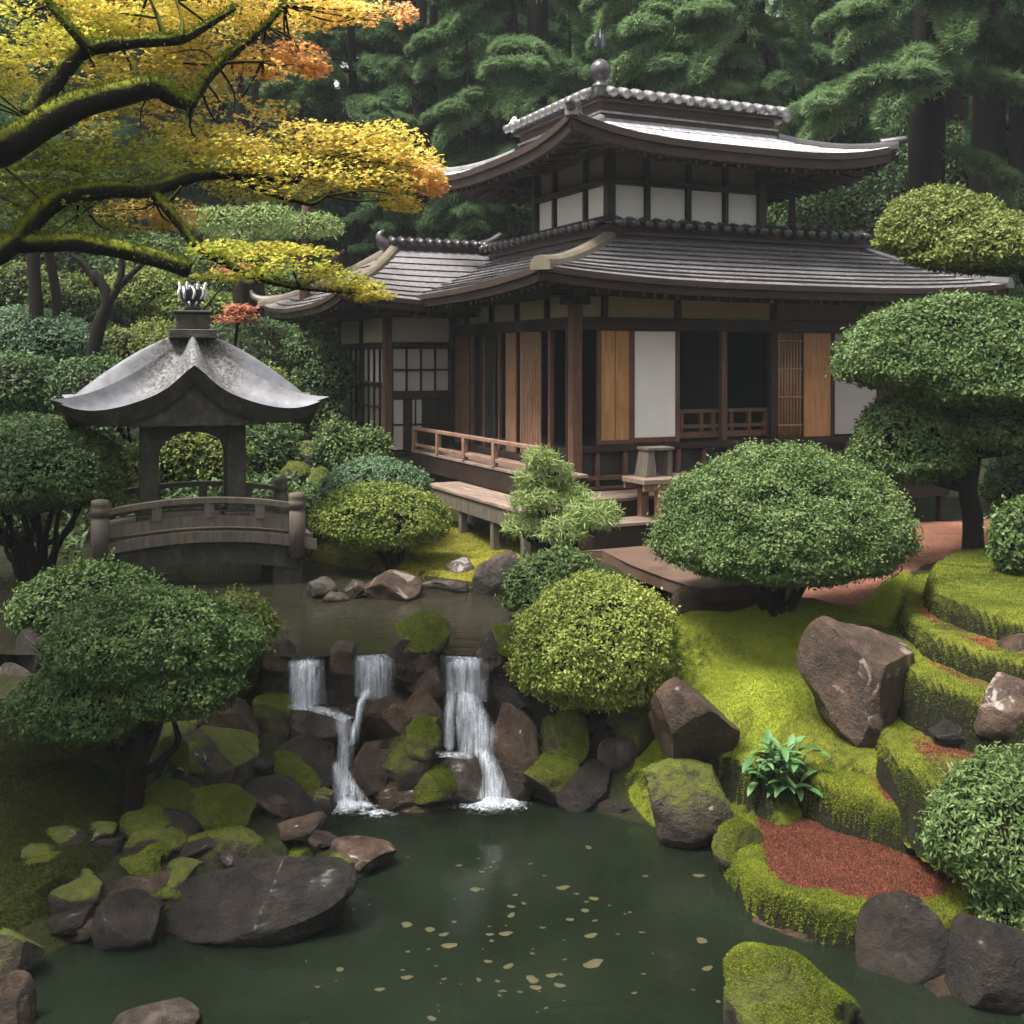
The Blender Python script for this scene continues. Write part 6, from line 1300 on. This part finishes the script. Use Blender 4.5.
for cx, cy, rx, ry, Y, hue, sh in MP:
    c = P(cx, cy, Y); a = rx * Y / F; h = ry * Y / F; dp = max(.35, a * .7); n = int(sh * 1850 * (rx * max(ry, 10)) / 2000 ) + 300
    d = sph(rm, n) * (rm.random((n, 1)) ** .42); p = c + d * np.array([a, dp, h])
    lay = h / 3.2; p[:, 2] += (np.round((p[:, 2] - c[2]) / lay) * lay - (p[:, 2] - c[2])) * .55 - .10 * np.abs(d[:, 0]) * a * .35 + .05 * fbm(p * 2.6, 7, 2)
    ok = fbm(p * np.array([2.2, 2.2, 4.0]), 77, 3) > -.16; p = p[ok]; n = len(p)
    nr = np.array([0, -.15, 1.]) + rm.normal(size=(n, 3)) * .42; hu3 = np.clip(hue + .09 * rm.normal(size=n) + .10 * fbm(p * 1.4, 55, 3), 0, 1)
    for an in (0, .9, -.9):
        dd = rm.normal(size=(n, 3)) if an == 0 else dd0
        if an == 0: dd0 = unit(np.column_stack([rm.normal(size=n) + .6 * np.sign(cx - 0), rm.normal(size=n) * 1.0, rm.normal(size=n) * .4 - .5]))
        bb = np.cross(unit(nr), dd0); q = dd0 * math.cos(an) + bb * math.sin(an); leaf_quads(cb, p, nr, .040 if an == 0 else .032, .017, rm, hu3, 0, d=q)
    for _ in range(3):
        e = c + (rm.random(3) - .5) * np.array([a, dp, h]) * 1.2; j = ends[np.argmin(np.linalg.norm(ends - c, axis=1) + rm.random(len(ends)) * .15)]
        if np.linalg.norm(e - j) < 1.5: tb.tube([j - off, (j + e) / 2 + rm.normal(size=3) * .06 - off, e - off], [.014, .009, .003], 5, 0, 4)
tb.build('trunk', M['bark_moss'], MT); cb.build('crown', M['maple'], MT).location = -off
# small red maple spray behind the pavilion
def mini_maple(label, pads, Y, hue, base_px, seed):
    r = np.random.default_rng(seed); bx_ = (base_px - 512) * Y / F; z = gz(bx_, Y); t = thing('maple_sapling', label, 'tree', (bx_, Y, z)); o = np.array([bx_, Y, z]); b = MB(); s = MB()
    for x0, y0, x1, y1 in pads:
        c = P((x0 + x1) / 2, (y0 + y1) / 2, Y) - o; a = np.array([(x1 - x0) / 2, (x1 - x0) / 3, (y1 - y0) / 2]) * Y / F; n = 420; p = c + sph(r, n) * r.random((n, 1)) ** .4 * a
        leaf_quads(b, p, np.array([0, 0, 1.]) + r.normal(size=(n, 3)) * .4, .10, .06, r, hue + .06 * r.normal(size=n)); s.tube([(0, 0, -.1), c * .5 + [0, .1, .2], c], [.05, .03, .01], 6)
    s.build('trunk', M['bark'], t); b.build('crown', M['maple'], t)
mini_maple('small red maple spray just right of the pavilion finial', [(212, 312, 262, 326), (222, 304, 258, 316)], 22.0, .97, 228, 610)
mini_maple('small red maple bush behind the leaning limbs at left', [(212, 264, 262, 280)], 25.0, .95, 170, 611)
